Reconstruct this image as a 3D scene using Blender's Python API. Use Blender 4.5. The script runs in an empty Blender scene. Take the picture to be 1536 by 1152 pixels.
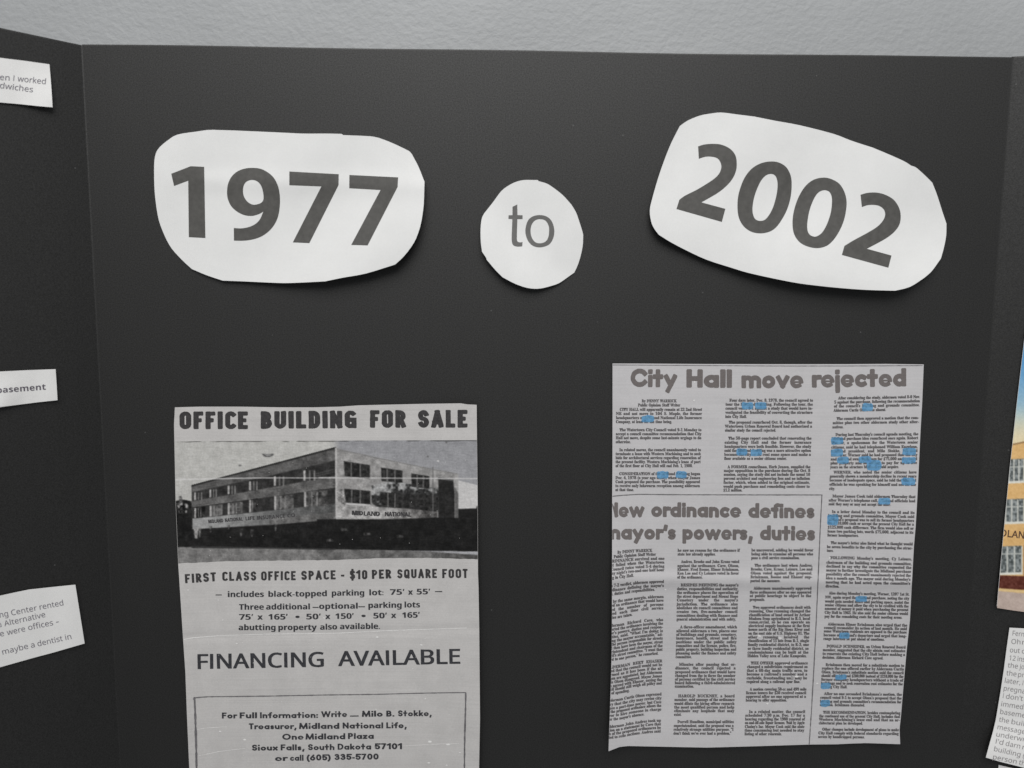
import bpy, math, random
import numpy as np
from mathutils import Vector, Matrix
from mathutils.geometry import delaunay_2d_cdt

rng = np.random.default_rng(7)
random.seed(7)
S = bpy.context.scene
COL = S.collection

# ------------------------------------------------------------------ camera
ZT = 1.60                                   # height of the board's top edge above the floor
YAW, PITCH, ROLL = 0.01541131, -0.11427125, 0.00743994
CAM = np.array([-0.03246914, -0.52706711, ZT - 0.15905862])
FOC = 1160.0                                # focal length in photograph pixels (1536 wide)
cyw, syw, cp, sp = math.cos(YAW), math.sin(YAW), math.cos(PITCH), math.sin(PITCH)
FWD = np.array([syw * cp, cyw * cp, sp])
RT = np.array([cyw, -syw, 0.0])
UP = np.cross(RT, FWD)
RT, UP = math.cos(ROLL) * RT + math.sin(ROLL) * UP, -math.sin(ROLL) * RT + math.cos(ROLL) * UP
cd = bpy.data.cameras.new('camera')
cd.sensor_width = 36.0
cd.lens = FOC / 1536 * 36.0
cd.clip_start = 0.01
cd.clip_end = 50
cd.dof.use_dof = True
cd.dof.focus_distance = 0.535
cd.dof.aperture_fstop = 5.5
cam = bpy.data.objects.new('camera', cd)
COL.objects.link(cam)
M3 = Matrix(((RT[0], UP[0], -FWD[0]), (RT[1], UP[1], -FWD[1]), (RT[2], UP[2], -FWD[2])))
cam.matrix_world = Matrix.Translation(Vector(CAM)) @ M3.to_4x4()
S.camera = cam

# ------------------------------------------------------------------ light
w = bpy.data.worlds.new('World')
S.world = w
w.use_nodes = True
bg = w.node_tree.nodes['Background']
bg.inputs[0].default_value = (0.95, 0.98, 1.0, 1)
bg.inputs[1].default_value = 0.30


def area(name, loc, target, sx, sy, power, color):
    l = bpy.data.lights.new(name, 'AREA')
    l.shape = 'RECTANGLE'
    l.size, l.size_y, l.energy, l.color = sx, sy, power, color
    o = bpy.data.objects.new(name, l)
    COL.objects.link(o)
    o.location = loc
    o.rotation_euler = (Vector(target) - Vector(loc)).to_track_quat('-Z', 'Y').to_euler()
    return o


area('ceiling_and_fill_light', (-0.05, -1.30, ZT + 1.20), (0, 0, ZT - 0.2), 1.5, 1.0, 35.5, (1.0, 0.99, 0.975))
area('ceiling_and_fill_light', (-0.1, -2.60, ZT + 1.20), (0, 0, ZT - 0.2), 1.3, 0.60, 17.0, (1.0, 0.99, 0.975))  # added unseen fill lamp, lightens the shadows and lifts the board's sheen
S.view_settings.view_transform = 'Standard'
S.view_settings.look = 'None'
S.view_settings.exposure = 0.0
S.view_settings.gamma = 1.0
S.cycles.use_denoising = True


# ------------------------------------------------------------------ panels of the board
class Plane:
    def __init__(s, q, d):                   # q a point on the fold, d the horizontal direction in the plane
        s.q = np.array(q, float)
        s.d = np.array(d, float)
        n = np.cross(s.d, [0, 0, 1.0])
        if n @ (CAM - s.q) < 0:
            n = -n
        s.n = n / np.linalg.norm(n)          # unit normal on the camera's side

    def at(s, px, py, h=0.0):
        """world points h metres off the plane that stand under photograph pixels"""
        px = np.atleast_1d(np.asarray(px, float))
        py = np.atleast_1d(np.asarray(py, float))
        D = FWD + (RT * ((px - 768) / FOC)[:, None]) - (UP * ((py - 576) / FOC)[:, None])
        t = ((s.q - CAM) @ s.n + np.asarray(h)) / (D @ s.n)
        return CAM + D * t[:, None]


HW = 0.305
tl, tr = math.radians(44), math.radians(13)
PC = Plane((0, 0, ZT), (1, 0, 0))
PL = Plane((-HW, 0, ZT), (-math.cos(tl), -math.sin(tl), 0))
PR = Plane((HW, 0, ZT), (math.cos(tr), -math.sin(tr), 0))


# ------------------------------------------------------------------ helpers
def lin(c):
    c = np.asarray(c, float) / 255.0
    return np.where(c <= 0.04045, c / 12.92, ((c + 0.055) / 1.055) ** 2.4)


def new_mat(name):
    m = bpy.data.materials.new(name)
    m.use_nodes = True
    nt = m.node_tree
    b = nt.nodes['Principled BSDF']
    return m, nt, b


def N(nt, kind, **kw):
    n = nt.nodes.new(kind)
    for k, v in kw.items():
        if k.startswith('i_'):
            n.inputs[k[2:].replace('_', ' ')].default_value = v
        else:
            setattr(n, k, v)
    return n


def paper_mat(name, col, mottle=0.05, bump=0.05, tint=None, scale=1.0, attr=False, streak=0.0, rough=0.85):
    m, nt, b = new_mat(name)
    L = nt.links.new
    tc = N(nt, 'ShaderNodeTexCoord')
    n1 = N(nt, 'ShaderNodeTexNoise', i_Scale=900.0 * scale, i_Detail=3.0)
    n2 = N(nt, 'ShaderNodeTexNoise', i_Scale=70.0 * scale, i_Detail=4.0)
    L(tc.outputs['Object'], n1.inputs['Vector'])
    L(tc.outputs['Object'], n2.inputs['Vector'])
    add = N(nt, 'ShaderNodeMath', operation='ADD')
    L(n1.outputs['Fac'], add.inputs[0])
    L(n2.outputs['Fac'], add.inputs[1])
    src = add.outputs[0]
    if streak:
        mp = N(nt, 'ShaderNodeMapping')
        mp.inputs['Scale'].default_value = (12, 12, 1500)
        L(tc.outputs['Object'], mp.inputs['Vector'])
        n3 = N(nt, 'ShaderNodeTexNoise', i_Scale=1.0, i_Detail=2.0)
        L(mp.outputs[0], n3.inputs['Vector'])
        ms = N(nt, 'ShaderNodeMath', operation='MULTIPLY_ADD')
        ms.inputs[1].default_value = streak
        ms.inputs[2].default_value = -streak / 2
        L(n3.outputs['Fac'], ms.inputs[0])
        a2 = N(nt, 'ShaderNodeMath', operation='ADD')
        L(add.outputs[0], a2.inputs[0])
        L(ms.outputs[0], a2.inputs[1])
        src = a2.outputs[0]
    mr = N(nt, 'ShaderNodeMapRange')
    mr.inputs['From Min'].default_value = 0.6
    mr.inputs['From Max'].default_value = 1.4
    mr.inputs['To Min'].default_value = 1 - mottle
    mr.inputs['To Max'].default_value = 1 + mottle
    L(src, mr.inputs['Value'])
    mx = N(nt, 'ShaderNodeMix', data_type='RGBA', blend_type='MULTIPLY')
    mx.inputs[0].default_value = 1.0
    if attr:
        at = N(nt, 'ShaderNodeAttribute', attribute_name='print')
        L(at.outputs['Color'], mx.inputs[6])
    else:
        mx.inputs[6].default_value = (*col, 1)
    L(mr.outputs[0], mx.inputs[7])
    L(mx.outputs[2], b.inputs['Base Color'])
    b.inputs['Roughness'].default_value = rough
    b.inputs['Specular IOR Level'].default_value = 0.25
    bp = N(nt, 'ShaderNodeBump')
    bp.inputs['Strength'].default_value = bump
    bp.inputs['Distance'].default_value = 0.001
    L(n2.outputs['Fac'], bp.inputs['Height'])
    L(bp.outputs[0], b.inputs['Normal'])
    return m


def tag(o, label=None, cat=None, kind=None, group=None):
    if label: o['label'] = label
    if cat: o['category'] = cat
    if kind: o['kind'] = kind
    if group: o['group'] = group
    return o


def link_mesh(name, V, F, mat, parent=None, smooth=True, mats=None, midx=None):
    me = bpy.data.meshes.new(name)
    V = np.asarray(V, float)
    F = np.asarray(F)
    org = V.mean(axis=0) if parent is None else np.zeros(3)
    if parent is not None:
        q = parent
        org = np.zeros(3)
        while q is not None:
            org = org + np.array(q.location); q = q.parent
    me.vertices.add(len(V))
    me.vertices.foreach_set('co', (V - org).ravel().astype(np.float32))
    k = F.shape[1]
    me.loops.add(F.size)
    me.loops.foreach_set('vertex_index', F.ravel().astype(np.int32))
    me.polygons.add(len(F))
    me.polygons.foreach_set('loop_start', np.arange(0, F.size, k, dtype=np.int32))
    me.polygons.foreach_set('use_smooth', np.full(len(F), smooth))
    me.materials.append(mat)
    if mats:
        for m in mats: me.materials.append(m)
        me.polygons.foreach_set('material_index', np.asarray(midx, dtype=np.int32))
    me.update(calc_edges=True)
    me.validate()
    o = bpy.data.objects.new(name, me)
    COL.objects.link(o)
    if parent is not None:
        o.parent = parent
    else:
        o.location = org
    return o


def empty(name, loc):
    o = bpy.data.objects.new(name, None)
    o.empty_display_size = 0.05
    COL.objects.link(o)
    o.location = loc
    return o


def crop(ox, oy, s, pts):
    """points read off an enlarged crop -> photograph pixels (corner flag kept)"""
    return [(ox + p[0] / s, oy + p[1] / s, len(p) > 2) for p in pts]


def smooth_loop(P, n=4):
    """closed Catmull-Rom through the points, sharp at those flagged"""
    out = []
    m = len(P)
    for i in range(m):
        p1, p2 = P[i], P[(i + 1) % m]
        p0 = P[i - 1] if not p1[2] else None
        p3 = P[(i + 2) % m] if not p2[2] else None
        a = np.array(p1[:2]); b = np.array(p2[:2])
        ma = (b - np.array(p0[:2])) / 2 if p0 is not None else (b - a)
        mb = (np.array(p3[:2]) - a) / 2 if p3 is not None else (b - a)
        if p1[2] and p2[2]:
            out.append(a)
            continue
        L = np.linalg.norm(b - a)
        for v in (ma, mb):
            q = np.linalg.norm(v)
            if q > 1.3 * L: v *= 1.3 * L / q
        for k in range(n):
            t = k / n
            out.append((2*t**3-3*t*t+1)*a + (t**3-2*t*t+t)*ma + (-2*t**3+3*t*t)*b + (t**3-t*t)*mb)
    return np.array(out)


def dens(P, step):
    out = []
    for i in range(len(P)):
        a, b = P[i], P[(i + 1) % len(P)]
        k = max(1, int(np.linalg.norm(b - a) / step))
        for j in range(k): out.append(a + (b - a) * j / k)
    return np.array(out)


def pip(x, y, poly):
    c = np.zeros(x.shape, bool)
    n = len(poly)
    j = n - 1
    for i in range(n):
        xi, yi = poly[i][0], poly[i][1]
        xj, yj = poly[j][0], poly[j][1]
        if yi != yj:
            c ^= ((yi > y) != (yj > y)) & (x < (xj - xi) * (y - yi) / (yj - yi) + xi)
        j = i
    return c


def triangulate(loops, step):
    """2D area bounded by the loops (even-odd) -> vertices, triangles, boundary index lists"""
    V, E, B = [], [], []
    for lp in loops:
        s = len(V)
        V += [tuple(p) for p in lp]
        E += [(s + i, s + (i + 1) % len(lp)) for i in range(len(lp))]
        B.append(list(range(s, s + len(lp))))
    nb = len(V)
    if step:
        a = np.array(V)
        gx, gy = np.meshgrid(np.arange(a[:, 0].min() + step / 2, a[:, 0].max(), step),
                             np.arange(a[:, 1].min() + step / 2, a[:, 1].max(), step))
        gx = gx.ravel(); gy = gy.ravel()
        ins = np.zeros(gx.shape, bool)
        for lp in loops: ins ^= pip(gx, gy, lp)
        gx, gy = gx[ins], gy[ins]
        d = np.full(gx.shape, 1e9)
        for q in a: d = np.minimum(d, (gx - q[0])**2 + (gy - q[1])**2)
        k = d > (step * 0.4)**2
        V += list(zip(gx[k], gy[k]))
    r = delaunay_2d_cdt([Vector(v) for v in V], E, [], 0, 1e-6)
    VV = np.array([tuple(v) for v in r[0]])
    F = np.array([tuple(f) for f in r[2] if len(f) == 3])
    c = VV[F].mean(axis=1)
    ins = np.zeros(len(c), bool)
    for lp in loops: ins ^= pip(c[:, 0], c[:, 1], lp)
    F = F[ins]
    a, b, d = VV[F[:, 0]], VV[F[:, 1]], VV[F[:, 2]]
    ar = (b[:, 0]-a[:, 0])*(d[:, 1]-a[:, 1]) - (b[:, 1]-a[:, 1])*(d[:, 0]-a[:, 0])
    lmax = np.sqrt(np.maximum.reduce([((a - b)**2).sum(1), ((b - d)**2).sum(1), ((a - d)**2).sum(1)]))
    ok = np.abs(ar) > .03 * lmax
    F = F[ok]; ar = ar[ok]
    fl = ar > 0                       # pixel y runs down: flip to face the camera
    F[fl] = F[fl][:, ::-1]
    # boundary in order from input -> output index map
    omap = {}
    for i, src in enumerate(r[3]):
        for k_ in src: omap[k_] = i
    B = [[omap.get(i) for i in lp] for lp in B]
    return VV, F, B


def ss(a, b, x):
    t = np.clip((np.asarray(x, float) - a) / (b - a), 0, 1)
    return t * t * (3 - 2 * t)


def sheet(name, plane, loop, hf, mat, edge_mat=None, parent=None, step=3.0, thick=0.00018):
    """a sheet of paper: front, back and cut edge"""
    V2, F, B = triangulate([dens(loop, step)], step)
    h = hf(V2[:, 0], V2[:, 1])
    P = plane.at(V2[:, 0], V2[:, 1], h)
    Q = P - plane.n * thick
    n = len(P)
    b = [i for i in B[0] if i is not None]
    rim = np.vstack([P[b], Q[b]])
    m = len(b)
    a0 = 2 * n
    fr = [F, F[:, ::-1] + n]
    sd = []
    for i in range(m):
        j = (i + 1) % m
        sd.append((a0 + i, a0 + j, a0 + m + j)); sd.append((a0 + i, a0 + m + j, a0 + m + i))
    o = link_mesh(name, np.vstack([P, Q, rim]), np.vstack(fr + [np.array(sd)]), mat, parent,
                  mats=[edge_mat or mat], midx=[0] * (2 * len(F)) + [1] * len(sd))
    return o


def decal(name, plane, loops, hf, mat, parent, eps=0.00009, step=6.0):
    V2, F, B = triangulate([dens(l, 2.5) for l in loops], step)
    P = plane.at(V2[:, 0], V2[:, 1], hf(V2[:, 0], V2[:, 1]) + eps)
    return link_mesh(name, P, F, mat, parent)


# ------------------------------------------------------------------ lettering
GC = {}


def math_char(c, style):
    o = ord(c)
    if style == 'serif':
        if 'A' <= c <= 'Z': return chr(0x1D400 + o - 65)
        if 'a' <= c <= 'z': return chr(0x1D41A + o - 97)
        if '0' <= c <= '9': return chr(0x1D7CE + o - 48)
    if style == 'bold':
        if 'A' <= c <= 'Z': return chr(0x1D5D4 + o - 65)
        if 'a' <= c <= 'z': return chr(0x1D5EE + o - 97)
        if '0' <= c <= '9': return chr(0x1D7EC + o - 48)
    if style == 'sans':
        if 'A' <= c <= 'Z': return chr(0x1D5A0 + o - 65)
        if 'a' <= c <= 'z': return chr(0x1D5BA + o - 97)
        if '0' <= c <= '9': return chr(0x1D7E2 + o - 48)
    return c


def raw_glyph(s, res, off):
    c = bpy.data.curves.new('tmp', 'FONT')
    c.body = s
    c.resolution_u = res
    c.offset = off
    o = bpy.data.objects.new('tmp', c)
    COL.objects.link(o)
    dg = bpy.context.evaluated_depsgraph_get()
    ev = o.evaluated_get(dg)
    me = ev.to_mesh()
    me.calc_loop_triangles()
    V = np.array([v.co[:2] for v in me.vertices]).reshape(-1, 2)
    F = np.array([t.vertices[:] for t in me.loop_triangles]).reshape(-1, 3)
    ev.to_mesh_clear()
    bpy.data.objects.remove(o)
    bpy.data.curves.remove(c)
    return V, F


def glyph(c, style, res=2, off=0.0):
    k = (c, style, res, off)
    if k not in GC:
        ch = math_char(c, style)
        if c == 'I' and style in ('sans', 'bold'):
            a_, b_ = (.098, .188) if style == 'sans' else (.08, .24)
            q = off
            GC[k] = (np.array([[a_ - q, -q], [b_ + q, -q], [b_ + q, .714 + q], [a_ - q, .714 + q]]), np.array([[0, 1, 2], [0, 2, 3]]), a_ + b_)
            return GC[k]
        if c == ' ':
            GC[k] = (np.zeros((0, 2)), np.zeros((0, 3), int), 0.27)
        else:
            V, F = raw_glyph(ch, res, off)
            V2, _ = raw_glyph(ch + ch, res, off)
            adv = V2[:, 0].max() - V[:, 0].max() if len(V) else 0.3
            GC[k] = (V, F, adv)
    return GC[k]


def font_word(s, style, res=2, off=0.0, track=0.0):
    Vs, Fs, x, n = [], [], 0.0, 0
    for c in s:
        V, F, a = glyph(c, style, res, off)
        if len(V):
            Vs.append(V + [x, 0]); Fs.append(F + n); n += len(V)
        x += a + track
    if not Vs:
        return np.zeros((0, 2)), np.zeros((0, 3), int), x
    return np.vstack(Vs), np.vstack(Fs), x - track


# a geometric stroke alphabet: every stroke is one ribbon
def stroke_glyph(c, r, xh, cond, asc=1.0, desc=0.28):
    B, T, X, D = r, asc - r, xh - r, -desc + r
    M = (B + X) / 2
    K = (B + T) / 2

    def arc(cx, cy, rx, ry, a0, a1, n=20):
        a = np.radians(np.linspace(a0, a1, n))
        return np.stack([cx + rx * np.cos(a), cy + ry * np.sin(a)], 1)

    def ln(*p): return np.array(p, float)
    bw = max(xh * 1.0 * cond, 4 * r + .02)
    rx, ry = (bw - 2 * r) / 2, (X - B) / 2
    cx = r + rx
    R_ = bw - r

    def cap(w): return w * cond

    def pill(w, a0, a1):
        """open or closed upright loop from angle a0 to a1, straight sided when narrow"""
        hx = (w - 2 * r) / 2; cc = r + hx
        hy = (T - B) / 2
        q = max(0.0, hy - max(hx, hy * .42)) if cond < 0.9 else 0.0
        if a1 - a0 >= 360: a0, a1 = a0 + 90, a1 + 90
        a = np.radians(np.linspace(a0, a1, 37))
        return np.stack([cc + hx * np.cos(a), K + np.sign(np.sin(a)) * q + (hy - q) * np.sin(a)], 1)
    g = {
     'a': (bw, [arc(cx, M, rx, ry, 0, 360), ln((R_, B), (R_, X))]),
     'b': (bw, [arc(cx, M, rx, ry, 0, 360), ln((r, B), (r, T))]),
     'd': (bw, [arc(cx, M, rx, ry, 0, 360), ln((R_, B), (R_, T))]),
     'p': (bw, [arc(cx, M, rx, ry, 0, 360), ln((r, D), (r, X))]),
     'q': (bw, [arc(cx, M, rx, ry, 0, 360), ln((R_, D), (R_, X))]),
     'o': (bw, [arc(cx, M, rx, ry, 0, 360)]),
     'e': (bw, [(arc(cx, M, rx + r * .12, ry + r * .12, 4, 306), .88), (ln((r, M - .012), (R_, M - .012)), .36)]),
     'c': (bw * .9, [arc(cx, M, rx, ry, 52, 308)]),
     'g': (bw, [arc(cx, M, rx, ry, 0, 360), np.vstack([ln((R_, X), (R_, B - .02)), arc(cx, D + .1, rx, .1, 0, -150, 9)])]),
     'f': (.36 + r, [np.vstack([ln((.13 + r, B), (.13 + r, T - .14)), arc(.27 + r, T - .14, .14, .14, 180, 80, 8)]), ln((r * .6, X), (.34, X))]),
     't': (.30 + 2 * r, [ln((.13 + r, B), (.13 + r, T - .03)), ln((r * .7, X), (.30 + r, X))]),
     'i': (2 * r, [ln((r, B), (r, X - .03)), ln((r, T - .03), (r + .001, T - .03))]),
     'j': (2 * r, [ln((r, D), (r, X - .03)), ln((r, T - .03), (r + .001, T - .03))]),
     'l': (2 * r, [ln((r, B), (r, T))]),
     'h': (bw * .92, [ln((r, B), (r, T)), np.vstack([arc((bw * .92) / 2, X - .17, bw * .46 - r, .17, 180, 0, 14), ln((bw * .92 - r, B))])]),
     'n': (bw * .92, [ln((r, B), (r, X)), np.vstack([arc((bw * .92) / 2, X - .17, bw * .46 - r, .17, 180, 0, 14), ln((bw * .92 - r, B))])]),
     'u': (bw * .92, [ln((bw * .92 - r, B), (bw * .92 - r, X)), np.vstack([ln((r, X)), arc((bw * .92) / 2, B + .17, bw * .46 - r, .17, 180, 360, 14)])]),
     'm': (bw * 1.5, [ln((r, B), (r, X)), np.vstack([arc(bw * .375 + r * .5, X - .15, bw * .375 - r * .5, .15, 180, 0, 12), ln((bw * .75, B))]),
                      np.vstack([arc(bw * 1.125 - r * .5, X - .15, bw * .375 - r * .5, .15, 180, 0, 12), ln((bw * 1.5 - r, B))])]),
     'r': (bw * .62, [ln((r, B), (r, X)), arc(bw * .5, X - .2, bw * .5 - r, .2, 180, 78, 10)]),
     's': (bw * .72, [np.vstack([arc(bw * .36, X - ry * .5, bw * .36 - r, ry * .5, 40, 250, 14), arc(bw * .36, B + ry * .5, bw * .36 - r, ry * .5, 70, -140, 14)])]),
     'v': (bw, [ln((r, X), (bw / 2, B)), ln((bw / 2, B), (R_, X))]),
     'y': (bw, [ln((r, X), (bw * .52, B)), ln((bw * .32, D), (R_, X))]),
     'w': (bw * 1.5, [ln((r, X), (bw * .45, B)), ln((bw * .45, B), (bw * .75, X)), ln((bw * .75, X), (bw * 1.05, B)), ln((bw * 1.05, B), (bw * 1.5 - r, X))]),
     'x': (bw * .9, [ln((r, X), (bw * .9 - r, B)), ln((r, B), (bw * .9 - r, X))]),
     'k': (bw * .88, [ln((r, B), (r, T)), ln((r, M * .9), (bw * .85 - r, X)), ln((bw * .35, M * 1.1), (bw * .88 - r, B))]),
     'z': (bw * .8, [ln((r, X), (bw * .8 - r, X)), ln((bw * .8 - r, X), (r, B)), ln((r, B), (bw * .8 - r, B))]),
     '.': (2 * r, [ln((r, B), (r + .001, B))]),
     ':': (2 * r, [ln((r, B), (r + .001, B)), ln((r, X - .05), (r + .001, X - .05))]),
     ',': (2 * r + .06, [ln((r + .06, B), (r, -.12))]),
     "'": (2 * r, [ln((r + .04, T), (r, T - .16))]),
     '-': (.3, [ln((r, M), (.3 - r, M))]),
     '(': (.3, [arc(.45, .4, .34, .6, 125, 235, 12)]),
     ')': (.3, [arc(-.15, .4, .34, .6, -55, 55, 12)]),
    }
    W = cap
    wE, wO, wN, wA = W(.58), W(.98 if cond > .9 else .66), W(.74 if cond > .9 else .68), W(.82 if cond > .9 else .70)
    if cond < .9:
        wE = W(.56)
    bl = lambda w, y0, y1: np.vstack([ln((r, y1)), arc(w - r - (y1 - y0) / 2 * .9, (y0 + y1) / 2, (y1 - y0) / 2 * .9, (y1 - y0) / 2, 90, -90, 14), ln((r, y0))])
    g.update({
     'C': (wO * .92, [pill(wO, 40, 320)]), 'O': (wO, [pill(wO, 0, 360)]), '0': (W(.62), [pill(W(.62), 0, 360)]),
     'G': (wO, [pill(wO, 42, 330), ln((wO * .58, K - .02), (wO - r, K - .02), (wO - r, B))]),
     'Q': (wO, [pill(wO, 0, 360), ln((wO * .55, .3), (wO - r, B - .03))]),
     'H': (wN, [ln((r, B), (r, T)), ln((wN - r, B), (wN - r, T)), ln((r, K), (wN - r, K))]),
     'I': (2 * r, [ln((r, B), (r, T))]),
     'F': (wE, [ln((r, B), (r, T)), ln((r, T), (wE - r, T)), ln((r, K), (wE - r * 1.6, K))]),
     'E': (wE, [ln((r, B), (r, T)), ln((r, T), (wE - r, T)), ln((r, K), (wE - r * 1.6, K)), ln((r, B), (wE - r, B))]),
     'L': (wE, [ln((r, B), (r, T)), ln((r, B), (wE - r, B))]),
     'T': (W(.6), [ln((W(.3), B), (W(.3), T)), ln((r, T), (W(.6) - r, T))]),
     'N': (wN, [ln((r, B), (r, T)), ln((wN - r, B), (wN - r, T)), ln((r, T), (wN - r, B))]),
     'A': (wA, [ln((r, B), (wA / 2, T)), ln((wA / 2, T), (wA - r, B)), ln((wA * .28, .3), (wA * .72, .3))]),
     'W': (wA * 1.5, [ln((r, T), (wA * .42, B)), ln((wA * .42, B), (wA * .75, T)), ln((wA * .75, T), (wA * 1.08, B)), ln((wA * 1.08, B), (wA * 1.5 - r, T))]),
     'M': (wA * 1.2, [ln((r, B), (r + .06, T)), ln((r + .06, T), (wA * .6, B)), ln((wA * .6, B), (wA * 1.2 - r - .06, T)), ln((wA * 1.2 - r - .06, T), (wA * 1.2 - r, B))]),
     'P': (W(.6), [ln((r, B), (r, T)), bl(W(.6), K - .04, T)]),
     'R': (W(.62), [ln((r, B), (r, T)), bl(W(.6), K - .02, T), ln((W(.3), K - .02), (W(.62) - r, B))]),
     'B': (W(.62), [ln((r, B), (r, T)), bl(W(.58), K, T), bl(W(.62), B, K)]),
     'D': (W(.74 if cond > .9 else .64), [ln((r, B), (r, T)), np.vstack([ln((r, T)), (lambda w, q: np.vstack([
            arc(w - r - (w - 2 * r) * .62, T - q, (w - 2 * r) * .62, q, 90, 0, 10), arc(w - r - (w - 2 * r) * .62, B + q, (w - 2 * r) * .62, q, 0, -90, 10)]))(W(.74 if cond > .9 else .64), (T - B) * (.5 if cond > .9 else .3)), ln((r, B))])]),
     'U': (wN * .96, [np.vstack([ln((r, T)), arc(wN * .48, B + .2, wN * .48 - r, .2, 180, 360, 14), ln((wN * .96 - r, T))])]),
     'S': (W(.62), [np.vstack([arc(W(.31), T - (T - B) / 4, W(.31) - r, (T - B) / 4, 25, 250, 16), arc(W(.31), B + (T - B) / 4, W(.31) - r, (T - B) / 4, 70, -155, 16)])]),
     '1': (W(.3) + r, [ln((W(.3), B), (W(.3), T)), ln((r * .5, T - .16), (W(.3), T))]),
     '3': (.6, [np.vstack([arc(.28, T - .19, .28 - r, .19, 150, -90, 12)]), arc(.3, B + .22, .3 - r, .22, 90, -150, 14)]),
     '5': (.6, [ln((.55, T), (.15, T)), ln((.15, T), (.12, K + .02)), arc(.3, B + .24, .3 - r, .24, 130, -150, 16)]),
     '6': (.62, [arc(.31, B + .24, .31 - r, .24, 0, 360), ln((.13, B + .34), (.42, T))]),
     '7': (.58, [ln((r, T), (.56 - r, T)), ln((.56 - r, T), (.2, B))]),
     '$': (W(.62), [np.vstack([arc(W(.31), T - (T - B) / 4, W(.31) - r, (T - B) / 4, 25, 250, 16), arc(W(.31), B + (T - B) / 4, W(.31) - r, (T - B) / 4, 70, -155, 16)]), ln((W(.31), -.04), (W(.31), 1.04))]),
    })
    return g[c]


def ribbon(P, r):
    P = np.asarray(P, float)
    keep = [0] + [i for i in range(1, len(P)) if np.linalg.norm(P[i] - P[i - 1]) > 1e-5]
    P = P[keep]
    closed = len(P) > 5 and np.linalg.norm(P[0] - P[-1]) < 1e-3
    if closed: P = P[:-1]
    n = len(P)
    secs = []
    for i in range(n):
        if closed:
            a, b = P[i] - P[i - 1], P[(i + 1) % n] - P[i]
        else:
            a = P[i] - P[i - 1] if i > 0 else P[1] - P[0] if n > 1 else np.array([0, 1.0])
            b = P[i + 1] - P[i] if i < n - 1 else a
        a = a / np.linalg.norm(a); b = b / np.linalg.norm(b)
        t = a + b
        q = np.linalg.norm(t)
        t = t / q if q > 1e-6 else a
        nn = np.array([-t[1], t[0]])
        m = min(1.35, 1 / max(.3, nn @ np.array([-a[1], a[0]])))
        secs.append((P[i] + nn * r * m, P[i] - nn * r * m, t))
    V, F = [], []
    if not closed:
        a, b, t = secs[0]; c = (a + b) / 2; nn = (a - b) / np.linalg.norm(a - b)
        pre = [(c - t * r + nn * r * .72, c - t * r - nn * r * .72), (c - t * r * .65 + nn * r, c - t * r * .65 - nn * r)]
        a, b, t = secs[-1]; c = (a + b) / 2; nn = (a - b) / np.linalg.norm(a - b)
        post = [(c + t * r * .65 + nn * r, c + t * r * .65 - nn * r), (c + t * r + nn * r * .72, c + t * r - nn * r * .72)]
        secs = pre + [(s[0], s[1]) for s in secs] + post
    else:
        secs = [(s[0], s[1]) for s in secs]
    for a, b in secs: V += [a, b]
    k = len(secs)
    for i in range(k if closed else k - 1):
        j = (i + 1) % k
        F += [(2*i, 2*i+1, 2*j+1), (2*i, 2*j+1, 2*j)]
    return np.array(V), np.array(F)


def stroke_word(s, r, xh, cond, gap=.09, **kw):
    Vs, Fs, Ls, x, n = [], [], [], 0.0, 0
    lay = 0
    for c in s:
        wd, st = stroke_glyph(c, r, xh, cond, **kw)
        for P in st:
            q = 1.0
            if isinstance(P, tuple): P, q = P
            V, F = ribbon(P, r * q)
            Vs.append(V + [x, 0]); Fs.append(F + n); n += len(V)
            Ls.append(np.full(len(V), lay)); lay = (lay + 1) % 12
        x += wd + gap
    return np.vstack(Vs), np.vstack(Fs), x - gap, np.concatenate(Ls)


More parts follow.
